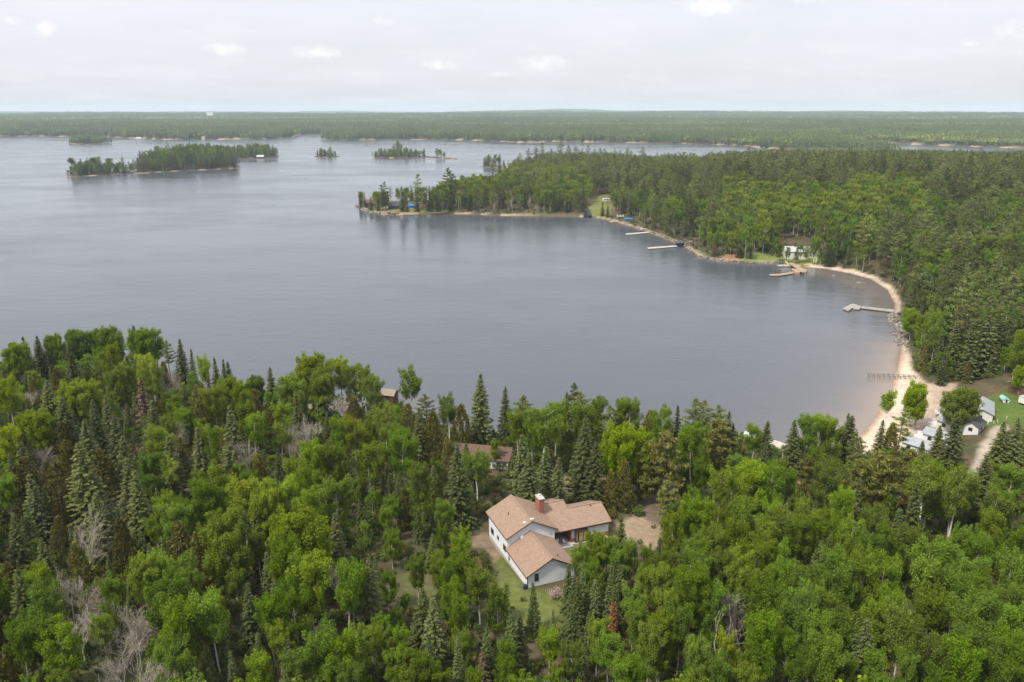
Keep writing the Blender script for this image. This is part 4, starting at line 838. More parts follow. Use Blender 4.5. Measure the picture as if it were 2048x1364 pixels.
lf = thing('boat_lift', 'white boat lift frame with pale canopy beside the blue boathouse', 'boat lift', (*at(1242, 440, 0)[:2], 0))
for x in (-3, -.6, 1.8): [cyl('post', lf, 'white', (x, y, -1.5), (x, y, 4.6), .09, k=6) for y in (-1.5, 1.5)]
box('canopy', lf, 'whiteroof', (-3.4, -1.9, 2.9), (2.4, 1.9, 3.2)); box('bunk', lf, 'steel', (-3, -1.2, .6), (1.8, 1.2, .8))
d = thing('pier', 'dark skeleton of an old timber pier running over the sand', 'pier', (*at(1788, 757, 0)[:2], 0), math.radians(-7))
for x in np.arange(-8, 7, 1.6):
    for y in (-.9, .9): cyl('pile', d, 'oldwood', (x, y, -2), (x, y, 1.3 + .1 * math.sin(x * 3)), .09, k=6)
    box('cross_beam', d, 'oldwood', (x - .07, -1.1, .85), (x + .07, 1.1, 1.0))
for y in (-.9, .9): box('stringer', d, 'oldwood', (-8.3, y - .06, 1.0), (7.0, y + .06, 1.16))
d = dock('dock', 'wide pale dock seen through spruces along the near shore', (1545, 893)); px_deck(d, 'walkway', 'dockpale', [(1484, 869), (1492, 866), (1560, 883), (1604, 902), (1596, 909), (1550, 892)], 1.0, .35); posts(d, [(1500, 875), (1530, 884), (1560, 895), (1590, 905)], -2, .7)
pp = thing('pole', 'slim white pole beside the wide near dock', 'pole', (*at(1563, 932, 3)[:2], 2.2)); cyl('shaft', pp, 'white', (0, 0, 0), (0, 0, 5), .09, .07, 8); cyl('finial', pp, 'white', (0, 0, 5), (0, 0, 5.15), .12, .05, 8)
def boat(name, label, c, rot, L, Wd, m, cover=None, z=0.0):
    o = thing(name, label, 'boat', (c[0], c[1], z), rot); xs = np.array((-.5, -.2, .15, .35, .5)) * L; ws = np.array((.9, 1, .9, .55, .03)) * Wd / 2; V = []; n = 5
    for x, w_, kz in zip(xs, ws, (0, 0, .04, .12, .25)): V += [(x, -w_, .75 + kz), (x, -w_ * .55, .05 + kz * .8), (x, w_ * .55, .05 + kz * .8), (x, w_, .75 + kz)]
    F = [(i * 4 + j, i * 4 + j + 1, i * 4 + j + 5, i * 4 + j + 4) for i in range(n - 1) for j in range(3)] + [(0, 3, 2, 1)]
    link('hull', mesh_np('hull', np.array(V), [np.array(F)], [M[m]]), o)
    dkv = [(x, s * w_ * .93, .70 + kz) for s in (-1, 1) for x, w_, kz in zip(xs, ws, (0, 0, .04, .12, .25))]; link('deck', mesh_np('boat_deck', np.array(dkv), [np.array([(i, i + 1, i + 6, i + 5) for i in range(4)])], [M['concrete']]), o)
    box('outboard', o, 'tire', (-.5 * L - .3, -.15, .3), (-.5 * L, .15, 1.15)); box('bench', o, 'white', (-.2 * L, -.4 * Wd, .72), (-.12 * L, .4 * Wd, .9))
    if cover:
        cv = [(-.46 * L, -Wd * .45, .85), (.2 * L, -Wd * .42, .85), (.2 * L, Wd * .42, .85), (-.46 * L, Wd * .45, .85), (-.4 * L, 0, 1.5), (.1 * L, 0, 1.45)]
        link('cover', mesh_np('cover', np.array(cv), [np.array([(0, 1, 5, 4), (2, 3, 4, 5)]), np.array([(1, 2, 5), (3, 0, 4)])], [M[cover]]), o)
    return o
boat('motorboat', 'white motorboat pulled up on the bank beside the narrow grey dock', at(1286, 459.5, 1.2), .5, 6, 2.2, 'white', None, 1.1)
boat('pontoon_boat', 'boat under a mint-green cover at the near spruce-lined dock', at(1508, 872, .3), -.3, 6.0, 2.4, 'white', 'mint', -.1); boat('rowing_boat', 'boat under a teal cover on the ground before the lodge', at(2007, 801, 4.5), 1.3, 4.6, 2.4, 'white', 'teal', gz(*at(2007, 801, 4.5)[:2]))
rv = thing('travel_trailer', 'white travel trailer parked at the top of the sunny lawn clearing', 'trailer', (*C2(1214, 404, 6), gz(*C2(1214, 404, 6))), .08)
box('body', rv, 'white', (-4, -1.2, .6), (4, 1.2, 3.2)); [window(rv, (x, -1.2, 1.6), X, -Y, 1.1, .8) for x in (-3, -.6, 1.9)]; box('door', rv, 'steel', (.85, -1.26, .7), (1.6, -1.2, 2.6)); box('awning', rv, 'whiteroof', (-2.5, -1.5, 2.9), (2.5, -1.2, 3.1)); [cyl('wheel', rv, 'tire', (x, -1.22, .38), (x, -.98, .38), .38, k=12) for x in (-.5, .5)]; box('hitch', rv, 'steel', (4, -.1, .5), (5.2, .1, .62))
cm = thing('camper', 'white camper at the frame edge beyond the bright green lawn', 'camper', (*C2(2050, 808, 4.5), gz(*C2(2050, 808, 4.5))), .4)
box('body', cm, 'white', (-1.6, -1, .5), (1.6, 1, 2.3)); box('awning', cm, 'whiteroof', (-1.7, -1.1, 2.3), (1.7, 1.1, 2.38)); window(cm, (-1.2, -1, 1.2), X, -Y, .9, .6); [cyl('wheel', cm, 'tire', (x, -1.02, .3), (x, -.8, .3), .3, k=10) for x in (-.6, .6)]
for i, (px, py, lb) in enumerate([(1975, 848, 'leaning white fence board by the bunkhouse'), (1987, 847, 'short white marker post, first along the gravel road end'), (1995, 844, 'short white marker post, second along the gravel road end'), (2013, 838, 'short white marker post, third along the lawn edge')]):
    c = C2(px, py, 4.2); o = thing('marker_post', lb, 'post', (c[0], c[1], gz(*c) - .1), .3, 'white posts by the gravel road'); cyl('shaft', o, 'white', (0, 0, 0), (.5 if i == 0 else 0, 0, 1.5 if i == 0 else .9), .09, k=6); cyl('cap', o, 'white', (.5 if i == 0 else 0, 0, 1.5 if i == 0 else .9), (.5 if i == 0 else 0, 0, 1.55 if i == 0 else .95), .1, k=6)
sw = thing('slide', 'yellow plastic play slide on the lawn before the white cottage', 'slide', (*C2(1574, 519, 3), gz(*C2(1574, 519, 3))), .4)
slab('chute', sw, 'yellow', [(-.5, -1.6, .15), (.5, -1.6, .15), (.5, 1.2, 2.2), (-.5, 1.2, 2.2)], .15); [cyl('leg', sw, 'trim', (x, 1.6, 0), (x, 1.2, 2.2), .06, k=6) for x in (-.5, .5)]; box('platform', sw, 'dockred', (-.6, 1.2, 2.0), (.6, 2.2, 2.15))
kb = boat('kayak', 'yellow kayak on the grass beside the red dock ramp', at(1612, 529.5, 1), .05, 4.2, .8, 'yellow', None, gz(*at(1612, 529.5, 1)[:2]))
# boulders along the shores
def rockmesh(seed):
    rng = np.random.RandomState(seed); import bmesh
    bm = bmesh.new(); bmesh.ops.create_icosphere(bm, subdivisions=2, radius=1)
    ds_ = unit(rng, 9); of = rng.uniform(.55, .95, 9)
    for v_ in bm.verts:
        c_ = np.array(v_.co)
        for n_, o_ in zip(ds_, of):
            t = c_ @ n_
            if t > o_: c_ = c_ - n_ * (t - o_)
        c_ = c_ * (1 + rng.uniform(-.04, .04)); v_.co = c_ * np.array((1, .8, .62))
    me_ = bpy.data.meshes.new('boulder'); bm.to_mesh(me_); bm.free(); me_.materials.append(M['rock']); return me_
RK = [rockmesh(500 + i) for i in range(6)]; rng = np.random.RandomState(55)
ONES = 'zeroth first second third fourth fifth sixth seventh eighth ninth tenth eleventh twelfth thirteenth fourteenth fifteenth sixteenth seventeenth eighteenth nineteenth'.split(); TENS = ' - twenty thirty forty fifty sixty seventy eighty ninety'.split(' ')
def ordinal(n):
    if n < 20: return ONES[n]
    t, o = divmod(n, 10)
    if t >= 10: return 'hundred-and-' + ordinal(n - 100) if n > 100 else 'hundredth'
    return TENS[t][:-1] + 'ieth' if o == 0 else TENS[t] + '-' + ONES[o]
def boulders(line, n, spread, lo, hi, label, group, off=0.3, side=1):
    L = np.array([at(*p)[:2] for p in line]); seg = np.hypot(*np.diff(L, axis=0).T); cum = np.concatenate([[0], np.cumsum(seg)])
    for i in range(n):
        s = (i + .2 + .6 * rng.rand()) / n * cum[-1]; k = min(np.searchsorted(cum, s) - 1, len(L) - 2); k = max(k, 0); p = L[k] + (L[k + 1] - L[k]) * (s - cum[k]) / seg[k]; nrm = np.array((-(L[k + 1] - L[k])[1], (L[k + 1] - L[k])[0])) / seg[k]
        p = p + nrm * rng.uniform(-spread * .25, spread) * side ; sz = rng.uniform(lo, hi) * (1 if rng.rand() > .15 else 1.4); o = link('boulder', RK[rng.randint(6)], None, (p[0], p[1], max(gz(*p), -.25) + sz * off)); o.scale = (sz, sz * rng.uniform(.8, 1.1), sz * rng.uniform(.8, 1.1)); o.rotation_euler = (rng.uniform(-.3, .3), rng.uniform(-.3, .3), rng.rand() * 6.28)
        tag(o, label % ordinal(i + 1), 'boulder', group)
boulders([(1783, 626), (1779, 640), (1787, 656), (1796, 680), (1800, 695)], 90, 3.0, .45, 1.0, 'grey boulder in the rough stone bank, %s along from the grey dock', 'boulders of the stone bank')
boulders([(1396, 514), (1440, 523), (1500, 527), (1560, 528), (1585, 531)], 80, 1.5, .4, 1.0, 'boulder lining the cottage shore, %s along toward the cedar-red dock', 'boulders along the cottage shore')
boulders([(1262, 453), (1312, 470), (1352, 486), (1382, 501)], 45, 1.4, .4, .9, 'boulder on the wooded bank, %s along toward the navy boathouse', 'boulders between the boathouses')
boulders([(711, 411), (727, 421), (755, 428), (800, 430)], 26, 2.0, .8, 2.0, 'rounded shore rock of the wooded point, %s along from its tip', 'rocks at the point')
boulders([(1020, 336), (1045, 339), (1062, 342)], 12, 4, 1.0, 2.4, 'shore rock below the pine headland, %s along its beach', 'rocks of the headland')
for q, lb in (((1400, 517), 'lone pale boulder standing in water off the bank'), ((1667, 551), 'small white rock awash off the beach crescent'), ((1717, 565), 'flat pale rock awash before the beach crescent'), ((1727, 566), 'second flat pale rock nearer the sand of the crescent')):
    p = at(*q); o = link('boulder', RK[1], None, (p[0], p[1], .1)); o.scale = (1.3, .8, .6); tag(o, lb, 'boulder')

# ---------------------------------------------------------------- the trees one can tell apart (kind, crown-top place on the survey picture, height)
TREES = """
A29,688 S74,671 A107,670 A141,663 A213,650 A190,657 F48,672,14 S265,647 A286,651 S139,686 Y215,691 P332,676,15 Y286,711 W299,722 B343,735 A250,733 S90,758 U152,758,15 Y11,758 C112,735 D282,752,15 S183,798 S212,790,14
S223,825 U59,823 C124,842 C42,867 Y8,851 A313,855 S166,836 S356,674 F380,697,14 L405,714 D414,737,10 F429,709,13 F445,718,13 F456,722,13 S539,731 A453,756 Y424,772 Y481,768 A499,756,12 U623,706,16 Y682,712 A647,739 A590,750 C510,777
S459,808 L415,842 A487,808 L502,823 A556,810 B575,842 B617,830 B495,869 B600,848 A674,842 F569,796,11 F583,802,11 S594,785 B683,779 C392,771 C396,800 A728,736 A702,729 A746,755,13 W822,734,17 P850,784,15 W898,788,15 S960,745,20 S1010,770,17 P1041,786,16
L769,812 C814,807,13 C864,822,14 C921,810,13 Y708,837 A782,852 A807,870 A736,892 C708,795 A1039,826 S931,883,13 S912,892,17 Y988,881,7 W953,902,12 S1049,868,16 A841,932 C896,877,10 S835,815,15
P1153,763,17 P1168,778,16 S1134,782,15 P1052,790,14 W1088,814,17 A1065,826 A1113,805 A1157,816 A1195,801 A1241,803 A1262,800 A1174,820 P1220,806,14 S1170,833,19 U1252,849,17 O1326,864,16 A1323,818 C1303,822,13 F1359,810,14 P1389,790,18
C1252,921,11 C1225,940,9 S1189,881,15 S1063,904,15 S1092,892,14 S1115,911,13 K1342,961,10 A1389,854,15 P1098,803,14 O1290,880,14
P1404,796,17 P1446,806,16 S1457,823,15 O1438,836,14 F1472,846,12 A1509,853,11 S1535,842,13 S1591,838,14 A1613,836,14 Y1646,834,14 A1673,846,13 S1699,825,14 P1715,861,13 O1724,918,14 L1444,937,13 U1495,930,14 A1545,932 A1655,932,14 S1531,882,9 O1619,912,11 Y1690,983,12 A1580,945,12
S1704,831,14 S1766,839,13 L1782,784,13 U1843,770,13 U1929,778,13 P1807,812,15 S1917,822,20 C1786,847,12 O1830,898,15 A1866,931 A1917,942 S2005,841,16 S2039,835,17 S1976,911,15 A2024,936,12 A2009,978,12 O1760,900,14 P1729,873,12 S1885,850,14 S1850,880,12
S21,901 S44,880 C48,914,14 A11,956,12 C105,922,14 C130,880,14 S156,880,19 C194,901,14 S250,916 S267,939 B259,975,10 A294,909,13 L332,914,12 F52,1002,11 S21,1025,13 F44,1029,9 B154,1017,13 F183,1017,11 F223,1010,11 F236,1013,10 C238,1036,12 S82,1074,11 A335,989,12 A343,1012,13
F280,1061,9 F301,1084,9 F328,1073,9 C149,1082,9 F88,972,11 A286,1120,12 A421,935 A407,966 Y480,956 U533,964,14 Y571,960 A586,922 A621,888 A666,888 A617,930 F552,895,11 C518,909,12 C468,933,9 S510,1012,11 F524,992,11 F546,998,11 U459,1032,16 A613,983 U590,1025,16 A674,962 S670,1027,12 A361,1006,12 C356,1044,11 C392,1063,12
A577,1055 A365,1116 F536,1099,11 F617,1103,10 A605,1116 A563,1080 F573,1017,9 S26,1132,14 A60,1138,11 A89,1168,13 A80,1238,12 A112,1251,12 A39,1257,12 B153,1214,10 A216,1156,12 A201,1229,9 B264,1214,11 B242,1296,10 B298,1304,11 A289,1119,11 A341,1216 A335,1156 D58,1302,8 A112,1352,8 C7,1296,9 B130,1138,9 B177,1156,9 A344,1287,12 B205,1180,10 B232,1240,9
A426,1194 A395,1201,13 A374,1237,12 A359,1207,12 F493,1164,11 F547,1132,9 F534,1110,10 A616,1116,15 A685,1136 F436,1237,10 F421,1257,8 F413,1285,8 F510,1261,9 F460,1302,8 F573,1276,8 F600,1214,9 A523,1313,11 A592,1309,11 A648,1263,13 A674,1276,12 F400,1307,8 A538,1199,11 A555,1252,9 A694,1335,10 F417,1333,7 A588,1171,13
S120,790,17 S300,800,16 S395,850,15 S60,940,15 S190,985,14 S330,870,16 S240,870,16 S734,1112,14 A834,1117,9 A882,1114,9 A905,1121,10 A933,1114,10 A959,1140,11 A994,1170,11 S847,1173,11 S866,1194,12 A810,1190,5 A793,1220,5 A800,1259,8 A769,1265,8 A711,1266,11 A789,1300,9 A845,1309,9 F860,1270,8 F916,1265,10 F972,1248,9 D966,1300,6 F1025,1222,11 F1044,1225,10 A884,1343,7 A942,1343,7 A812,1343,7 A914,1192,11 F916,1320,6 A705,1138,12 A774,1149,7
F1070,1164,9 F1139,1125,9 F1151,1147,9 F1164,1142,9 F1159,1158,9 S1188,1158,8 F1220,1145,9 F1245,1125,9 F1234,1114,9 R1229,1199,8 F1233,1173,9 F1108,1218,7 F1145,1214,8 F1177,1222,7 F1167,1283,6 A1102,1266,9 A1143,1289,9 A1197,1242,9 A1270,1175,11 A1281,1214,11 A1298,1250,11 A1260,1317,9 A1244,1324,9 A1322,1237,11 A1329,1181,12 A1359,1145,12 A1327,1136,12 A1290,1136,11 A1361,1214,12 A1393,1279,10 A1218,1265,9 A1283,1326,9 D1276,1162,8
A1188,1067,9 A1214,1069,9 A1165,1092,8 A1200,1090,8 A1240,1100,9 A1267,1084,10 F1246,1033,11 F1320,1075,10 A1300,1095,10 A1388,999,13 A1410,1006,13 A1347,1028,12 A1461,999 A1490,1006 A1556,1010 A1570,1024 A1618,1006 A1687,988,13 A1705,1042 A1757,1024 A1468,1046 A1534,1042 A1599,1035 F1640,1079,12 F1662,1075,12 D1669,1119,8
A1789,1053 A1830,1057 W1862,1075,15 A1921,1053 A1987,1024 L2001,977,13 A2038,1061 F1841,973,15 F1800,1013,11 F1716,955,12 L1859,929,16 L1921,940,16 A1735,1108 A1771,1119 F1764,1137,12 W1859,1119,15 A1884,1130 A1917,1148 A1950,1119 A1976,1152 A2027,1108 A2030,1174 A1987,1192 A2016,1210 A1939,1210 A1830,1247 W1811,1214 A1786,1185,12 A1563,1126 A1607,1134 A1519,1134 A1446,1105 A1410,1105 A1329,1105,12 A1384,1134 A1548,1163 A1610,1174 A1640,1170
N1457,1203,12 B1494,1159,12 Y1457,1265,11 A1534,1232 A1610,1210 A1694,1225 A1326,1240,11 A1391,1283,11 A1658,1272 A1519,1287,12 A1702,1316,11 B1563,1309,9 B1786,1324,9 A1826,1302,12 A1903,1276 A1976,1265 A2016,1269 A1943,1287 A1490,1335,10 A1439,1313,11 A1746,1305,11 A1994,1320,12 S1735,1236,15 A1900,1085 A1955,1075 A1680,1110 A1430,1170,12 A1480,1110 A1640,1230 A1580,1270,12 A1620,1315,11 A1870,1190 A1760,1200,12 A2040,1330,11 A1870,1335,10 A1560,1090 S940,905,11 A968,914,8 A765,800,7 A792,812,6 A1510,1075 A1425,1060,13 A1385,1075,12 A1650,1030 A1740,1070
"""
KIND = {'A': ('aspen', 14), 'Y': ('aspen', 14.5), 'L': ('birch', 14.5), 'U': ('broad', 14.5), 'W': ('birch', 15.5), 'S': ('spruce', 15.5), 'F': ('fir', 10), 'C': ('cedar', 11.5), 'P': ('pine', 17), 'O': ('bushpine', 13), 'K': ('bushpine', 9.5), 'Q': ('slimpine', 24), 'B': ('bare', 11), 'N': ('snag', 11), 'R': ('rust', 7), 'D': ('dead', 9)}
TINT = {'A': (1, 1, 1), 'Y': (1.42, 1.28, .8), 'L': (1.35, 1.22, 1.5), 'U': (1.28, 1.18, .85), 'W': (1.1, 1.05, 1.3), 'S': (1, 1, 1), 'F': (1, 1, 1), 'C': (1, 1, 1), 'P': (1, 1, 1), 'O': (1.1, .92, .7), 'K': (1.55, 1.4, 1.5)}
rng = np.random.RandomState(11)
near = []
for tok in TREES.split():
    k = tok[0]; q = [float(v) for v in tok[1:].split(',')]; kind, h0 = KIND[k]; h = q[2] if len(q) > 2 else h0 * rng.uniform(.93, 1.07)
    if k == 'A' and q[0] < 700 and q[1] < 765: kind = 'broad'
    near.append([k, kind, q[0], q[1], h])
P = np.array([at(t[2], t[3], 7 + t[4])[:2] for t in near])
for it in range(4):
    hh = height(P); P = np.array([at(t[2], t[3], max(z, .2) + t[4])[:2] for t, z in zip(near, hh)])
sdn = land_sd(P)
for i in np.where(sdn < 1.5)[0]:                       # a crown that would stand in the lake stands on the bank, a little shorter
    for f in np.linspace(.97, .3, 23):
        t = near[i]; p = at(t[2], t[3], 1.2 + t[4] * f)[:2]
        p0 = np.array([p])
        if land_sd(p0)[0] > 1.5: break
    # shorter trees lie further out, taller ones nearer: look both ways
    best = None
    for f in np.linspace(1.0, 2.0, 21):
        p = at(t[2], t[3], 1.5 + t[4] * f)[:2]
        if land_sd(np.array([p]))[0] > 1.5: best = (f, p); break
    if best: near[i][4] *= best[0]; P[i] = best[1]
hh = height(P)
ind = []        # individual trees: dict rows
for t, p, z in zip(near, P, hh): ind.append(dict(code=t[0], kind=t[1], x=p[0], y=p[1], z=z, h=t[4], px=t[2], py=t[3], tint=TINT.get(t[0], (1, 1, 1)), near=True))
LP = np.array([(r['x'], r['y']) for r in ind])

# ---- everything else that grows: candidates on a jittered grid
GUARD = [[(925, 1075), (965, 1005), (1000, 965), (1080, 945), (1120, 940), (1235, 965), (1335, 1000), (1335, 1110), (1262, 1060), (1225, 1060), (1130, 1110), (1140, 1180), (1120, 1240), (1045, 1235), (995, 1190), (950, 1125)],
         [(1655, 905), (1745, 800), (1780, 690), (1815, 690), (1830, 745), (1900, 772), (2048, 742), (2100, 742), (2100, 860), (2015, 866), (1985, 905), (1950, 985), (1930, 985), (1935, 930), (1860, 915), (1790, 900), (1730, 905)],
         [(1482, 862), (1520, 862), (1605, 898), (1600, 915), (1540, 900)], [(905, 885), (1015, 890), (1015, 945), (960, 945)], [(775, 1140), (850, 1128), (895, 1180), (860, 1215), (790, 1215)],
         [(1180, 398), (1228, 394), (1222, 440), (1170, 436)], [(1556, 478), (1636, 478), (1640, 532), (1430, 524), (1440, 512), (1556, 512)], [(1200, 426), (1275, 426), (1300, 470), (1225, 445)], [(1345, 480), (1390, 478), (1400, 512), (1350, 492)],
         [(728, 396), (748, 396), (748, 412), (728, 412)], [(776, 402), (802, 402), (802, 418), (776, 418)], [(812, 405), (834, 405), (834, 418), (812, 418)], [(1045, 330), (1064, 330), (1064, 342), (1045, 342)], [(1600, 530), (1660, 530), (1760, 550), (1812, 600), (1800, 625), (1740, 570)]]
SKY_X = [-400, 0, 100, 200, 300, 350, 420, 520, 590, 640, 700, 760, 820, 880, 950, 1050, 1150, 1270, 1330, 1400, 1470, 1600, 1700, 1760, 1800]; SKY_Y = [700, 697, 685, 668, 668, 692, 765, 780, 765, 735, 745, 792, 835, 862, 855, 835, 825, 825, 838, 832, 852, 872, 872, 890, 700]
def cand(x0, x1, y0, y1, sp, seed):
    r = np.random.RandomState(seed); gx, gy = np.meshgrid(np.arange(x0, x1, sp), np.arange(y0, y1, sp)); p = np.stack([gx.ravel(), gy.ravel()], -1) + r.uniform(-.46, .46, (gx.size, 2)) * sp; return p
def blocked(p, z, h):
    """would this tree stand on or hide a place the photograph shows open?"""
    bad = np.zeros(len(p), bool)
    for f in (0.02, .5, .97):
        px, py = proj(np.column_stack([p, z + h * f]))
        for gp in GUARD: bad |= in_px(px, py, gp)
    return bad
house_q = lambda p: ((p - HO) @ HV, (p - HO) @ HU)
def nearest(p, q):
    out = np.full(len(p), 1e9)
    for s in range(0, len(p), 4000): out[s:s + 4000] = np.sqrt(((p[s:s + 4000, None] - q[None]) ** 2).sum(-1)).min(1)
    return out
# near wood: middle storey between the trees listed above
p = cand(-330, 330, -40, 262, 4.4, 3); r_ = np.hypot(p[:, 0], p[:, 1]); p = p[(r_ > 18) & (np.abs(np.arctan2(p[:, 0], p[:, 1])) < 1.0)]
sd = land_sd(p); z = height(p, sd); ok = sd > 2.5
px, py = proj(np.column_stack([p, z + 8])); inframe = (px > -60) & (px < 2108) & (py < 1480) & (p[:, 1] > 60)
rr = np.random.RandomState(4); h = np.where(inframe, rr.uniform(4.5, 9.5, len(p)), rr.uniform(9, 16, len(p)))
pxt, pyt = proj(np.column_stack([p, z + h])); skyl = np.interp(pxt, SKY_X, SKY_Y)
low = inframe & (pyt < skyl + 6) & (pxt < 1800); h[low] *= .45; pxt, pyt = proj(np.column_stack([p, z + h])); ok &= ~(inframe & (pyt < skyl + 6) & (pxt < 1800))
ok &= nearest(p, np.array([(r['x'], r['y']) for r in ind if r['code'] in 'BN'])) > 5.0
nd = nearest(p, LP); ok &= nd > np.where(inframe, 2.8, 3.5)
hv, hu = house_q(p); ok &= ~((hv > -6) & (hv < 25) & (hu > -7.5) & (hu < 27)); ok &= ~blocked(p, z, h)
for pl, zl, c in LAWNZ + DIRTZ: ok &= poly_sd(p, np.array([at(a, b, zl)[:2] for a, b in pl])) < 1
fill = []
clus = fbm(p[:, 0] / 26 + 40, p[:, 1] / 26, 3)
for i in np.where(ok)[0]:
    west = pxt[i] < 700; u = rr.rand() + (clus[i] - .45) * 1.6
    if pxt[i] > 1380 and pyt[i] > 960: k = 'aspen' if u < .74 else 'fir'
    elif west: k = 'aspen' if u < .28 else 'fir' if u < .52 else 'cedar' if u < .74 else 'spruce' if u < .95 else 'bare'
    else: k = 'aspen' if u < .6 else 'fir' if u < .82 else 'cedar' if u < .93 else 'spruce'
    fill.append(dict(kind=k, x=p[i, 0], y=p[i, 1], z=z[i], h=h[i] * (.85 if k == 'fir' else 1), px=pxt[i], py=pyt[i], inframe=bool(inframe[i]), tint=(1, 1, 1), tier=0))
# woods round the bay and on the point
p = np.concatenate([cand(-170, 560, 255, 760, 6.6, 5), cand(-60, 1150, 760, 1330, 7.6, 6), cand(560, 1000, 255, 760, 7.0, 7)])
r_ = np.hypot(p[:, 0], p[:, 1]); p = p[np.abs(np.arctan2(p[:, 0], p[:, 1])) < .70]
sd = land_sd(p); z = height(p, sd); px, py = proj(np.column_stack([p, z])); ok = sd > np.where(p[:, 1] > 560, 3.5, 3.0)
bch = np.maximum(poly_sd(p, BEACH), poly_sd(p, BEACH2)); ok &= bch < -1.0
for pl, zl, c in LAWNZ: ok &= poly_sd(p, np.array([at(a, b, zl)[:2] for a, b in pl])) < 0
rr = np.random.RandomState(8); clus = fbm(p[:, 0] / 45 + 3, p[:, 1] / 45 + 8, 3); cl2 = fbm(p[:, 0] / 18 + 30, p[:, 1] / 18 + 8, 2)
bay = []
for i in np.where(ok)[0]:
    x, y = px[i], py[i]; u = rr.rand() * .75 + (clus[i] - .44) * 1.1 + .12; tint = (1, 1, 1)
    if x > 1180 and y < 392 + 10 * math.sin(x / 60): pr = (('pine', .78), ('aspen', .93), ('dead', .945), ('spruce', 2))
    elif x > 1240 and y < 440 and abs(x - 1640) > 210: pr = (('pine', .58), ('aspen', .86), ('spruce', 2))
    elif x < 1290 and y < 352: pr = (('pine', .85), ('spruce', 2))
    elif x < 862: pr = (('spruce', .45), ('pine', .65), ('aspen', 2))
    elif x < 1240: pr = (('aspen', .60), ('spruce', .80), ('pine', .88), ('dead', .97), ('bare', 2))
    elif 1440 < x < 1850 and y < 480: pr = (('aspen', .80), ('bare', .88), ('spruce', .93), ('pine', 2))
    elif x > 1790 and y > 575: pr = (('spruce', .34), ('pine', .58), ('aspen', .93), ('dead', 2))
    elif x > 1720 and y > 500: pr = (('pine', .40), ('aspen', .82), ('dead', .90), ('spruce', 2))
    else: pr = (('aspen', .56), ('spruce', .80), ('pine', .95), ('dead', .97), ('bare', 2))
    for k, lim in pr:
        if u < lim: break
    if k == 'aspen':
        yl = 1440 < x < 1850 and 385 < y < 470 or x < 1240 and y < 430
        k = 'yaspen' if (yl and rr.rand() < .6) or rr.rand() < .08 else 'daspen' if cl2[i] + rr.uniform(-.12, .12) > .47 else 'aspen'
    hgt = {'yaspen': rr.uniform(12, 19), 'daspen': rr.uniform(10, 17), 'pine': rr.uniform(15, 28), 'aspen': rr.uniform(11, 19), 'spruce': rr.uniform(10, 20), 'dead': rr.uniform(9, 14), 'bare': rr.uniform(10, 14)}[k]
    if k == 'pine' and rr.rand() < .22: k = 'slimpine'; hgt *= 1.15
    if sd[i] < 9: hgt *= .78
    if sd[i] < 8 and rr.rand() < .25: continue
    bay.append(dict(kind=k, x=p[i, 0], y=p[i, 1], z=z[i], h=hgt, tint=tint, tier=1))
bp = np.array([(r['x'], r['y']) for r in bay]); bz = np.array([r['z'] for r in bay]); bh_ = np.array([r['h'] for r in bay]); bad = blocked(bp, bz, bh_)
SK2X = [700, 860, 900, 960, 1000, 1030, 1100, 1200, 1300, 1400, 1440, 1500, 1560, 1700, 1760, 1850, 1960, 2100, 2600]; SK2Y = [384, 374, 362, 352, 352, 318, 310, 308, 314, 314, 309, 303, 300, 302, 300, 303, 305, 303, 303]
SKJ = rr.uniform(-4, 9, len(bay)) - 8 * (rr.rand(len(bay)) < .1)
for _ in range(3):                                    # the wood's own skyline: far bay and pond stay in sight above it
    px, py = proj(np.column_stack([bp, bz + bh_])); lim = np.interp(px, SK2X, SK2Y) + SKJ; dep_ = bp[:, 1] * CP - (bz - HC) * SP; over_ = np.maximum(lim - py, 0) * dep_ / FPX; bh_ = bh_ - over_
bad |= bh_ < 5
for r, hq in zip(bay, bh_): r['h'] = float(hq)
px, py = proj(np.column_stack([bp, bz + bh_])); bad |= (px < 700)
bad |= (bp[:, 1] > 590) & (px < 870) & (rr.rand(len(px)) < .3); nlp = nearest(bp, LP); bad |= nlp < 3
for r, a, b, q in zip(bay, px, py, bad): r['px'], r['py'], r['bad'] = a, b, q
bay = [r for r in bay if not r['bad']]
# hand-placed tall trees of the point, the headland and the beach wood (kind, base place, height)
HAND = """A1600,521,9 S1592,521,10 A1622,522,10 A1575,522,8 S722,417,13 S730,416,14 S742,420,12 P766,421,22 P772,420,24 S757,421,15 S806,424,22 S835,424,14 P836,421,31 S860,424,19 S877,424,18 A868,423,17 A885,422,17 P896,412,34 P905,410,28 P985,372,26 S1000,352,30 S1010,358,20 P890,420,22 S815,424,9
P1040,336,22 P1056,331,26 P1072,330,28 P1085,329,34 P1100,328,24 P1120,325,36 P1135,326,28 P1150,324,26 P1175,322,30 P1200,322,27 P1230,320,26 P1165,328,24 P1110,334,22 P1065,336,16 P1140,332,24 P1190,330,24 P1210,330,25 P1255,322,28 P1285,320,28
D1428,512,13 A1490,517,16 S1480,514,14 S1500,516,13 A1548,524,14 A1557,525,12 W1627,524,14 W1632,525,13 K1612,519,8 S1588,516,10 S1650,528,13 S1660,528,12 A1640,530,9 S1215,433,11 S1245,428,17 P1232,425,18 S1205,431,12 S1262,432,18
P1830,600,17 P1872,640,18 P1930,610,17 U1880,690,16 U1850,700,14 S1900,740,17 S1935,760,20 D1950,700,16 S1960,745,22 S1985,720,17 P1990,640,18 P2030,640,17 S1870,745,14 S1845,735,14 U2025,760,16 U2036,792,9 S2010,700,17 U1820,680,12 S1880,770,13 S1905,700,16 D2030,690,15 P1860,600,15"""
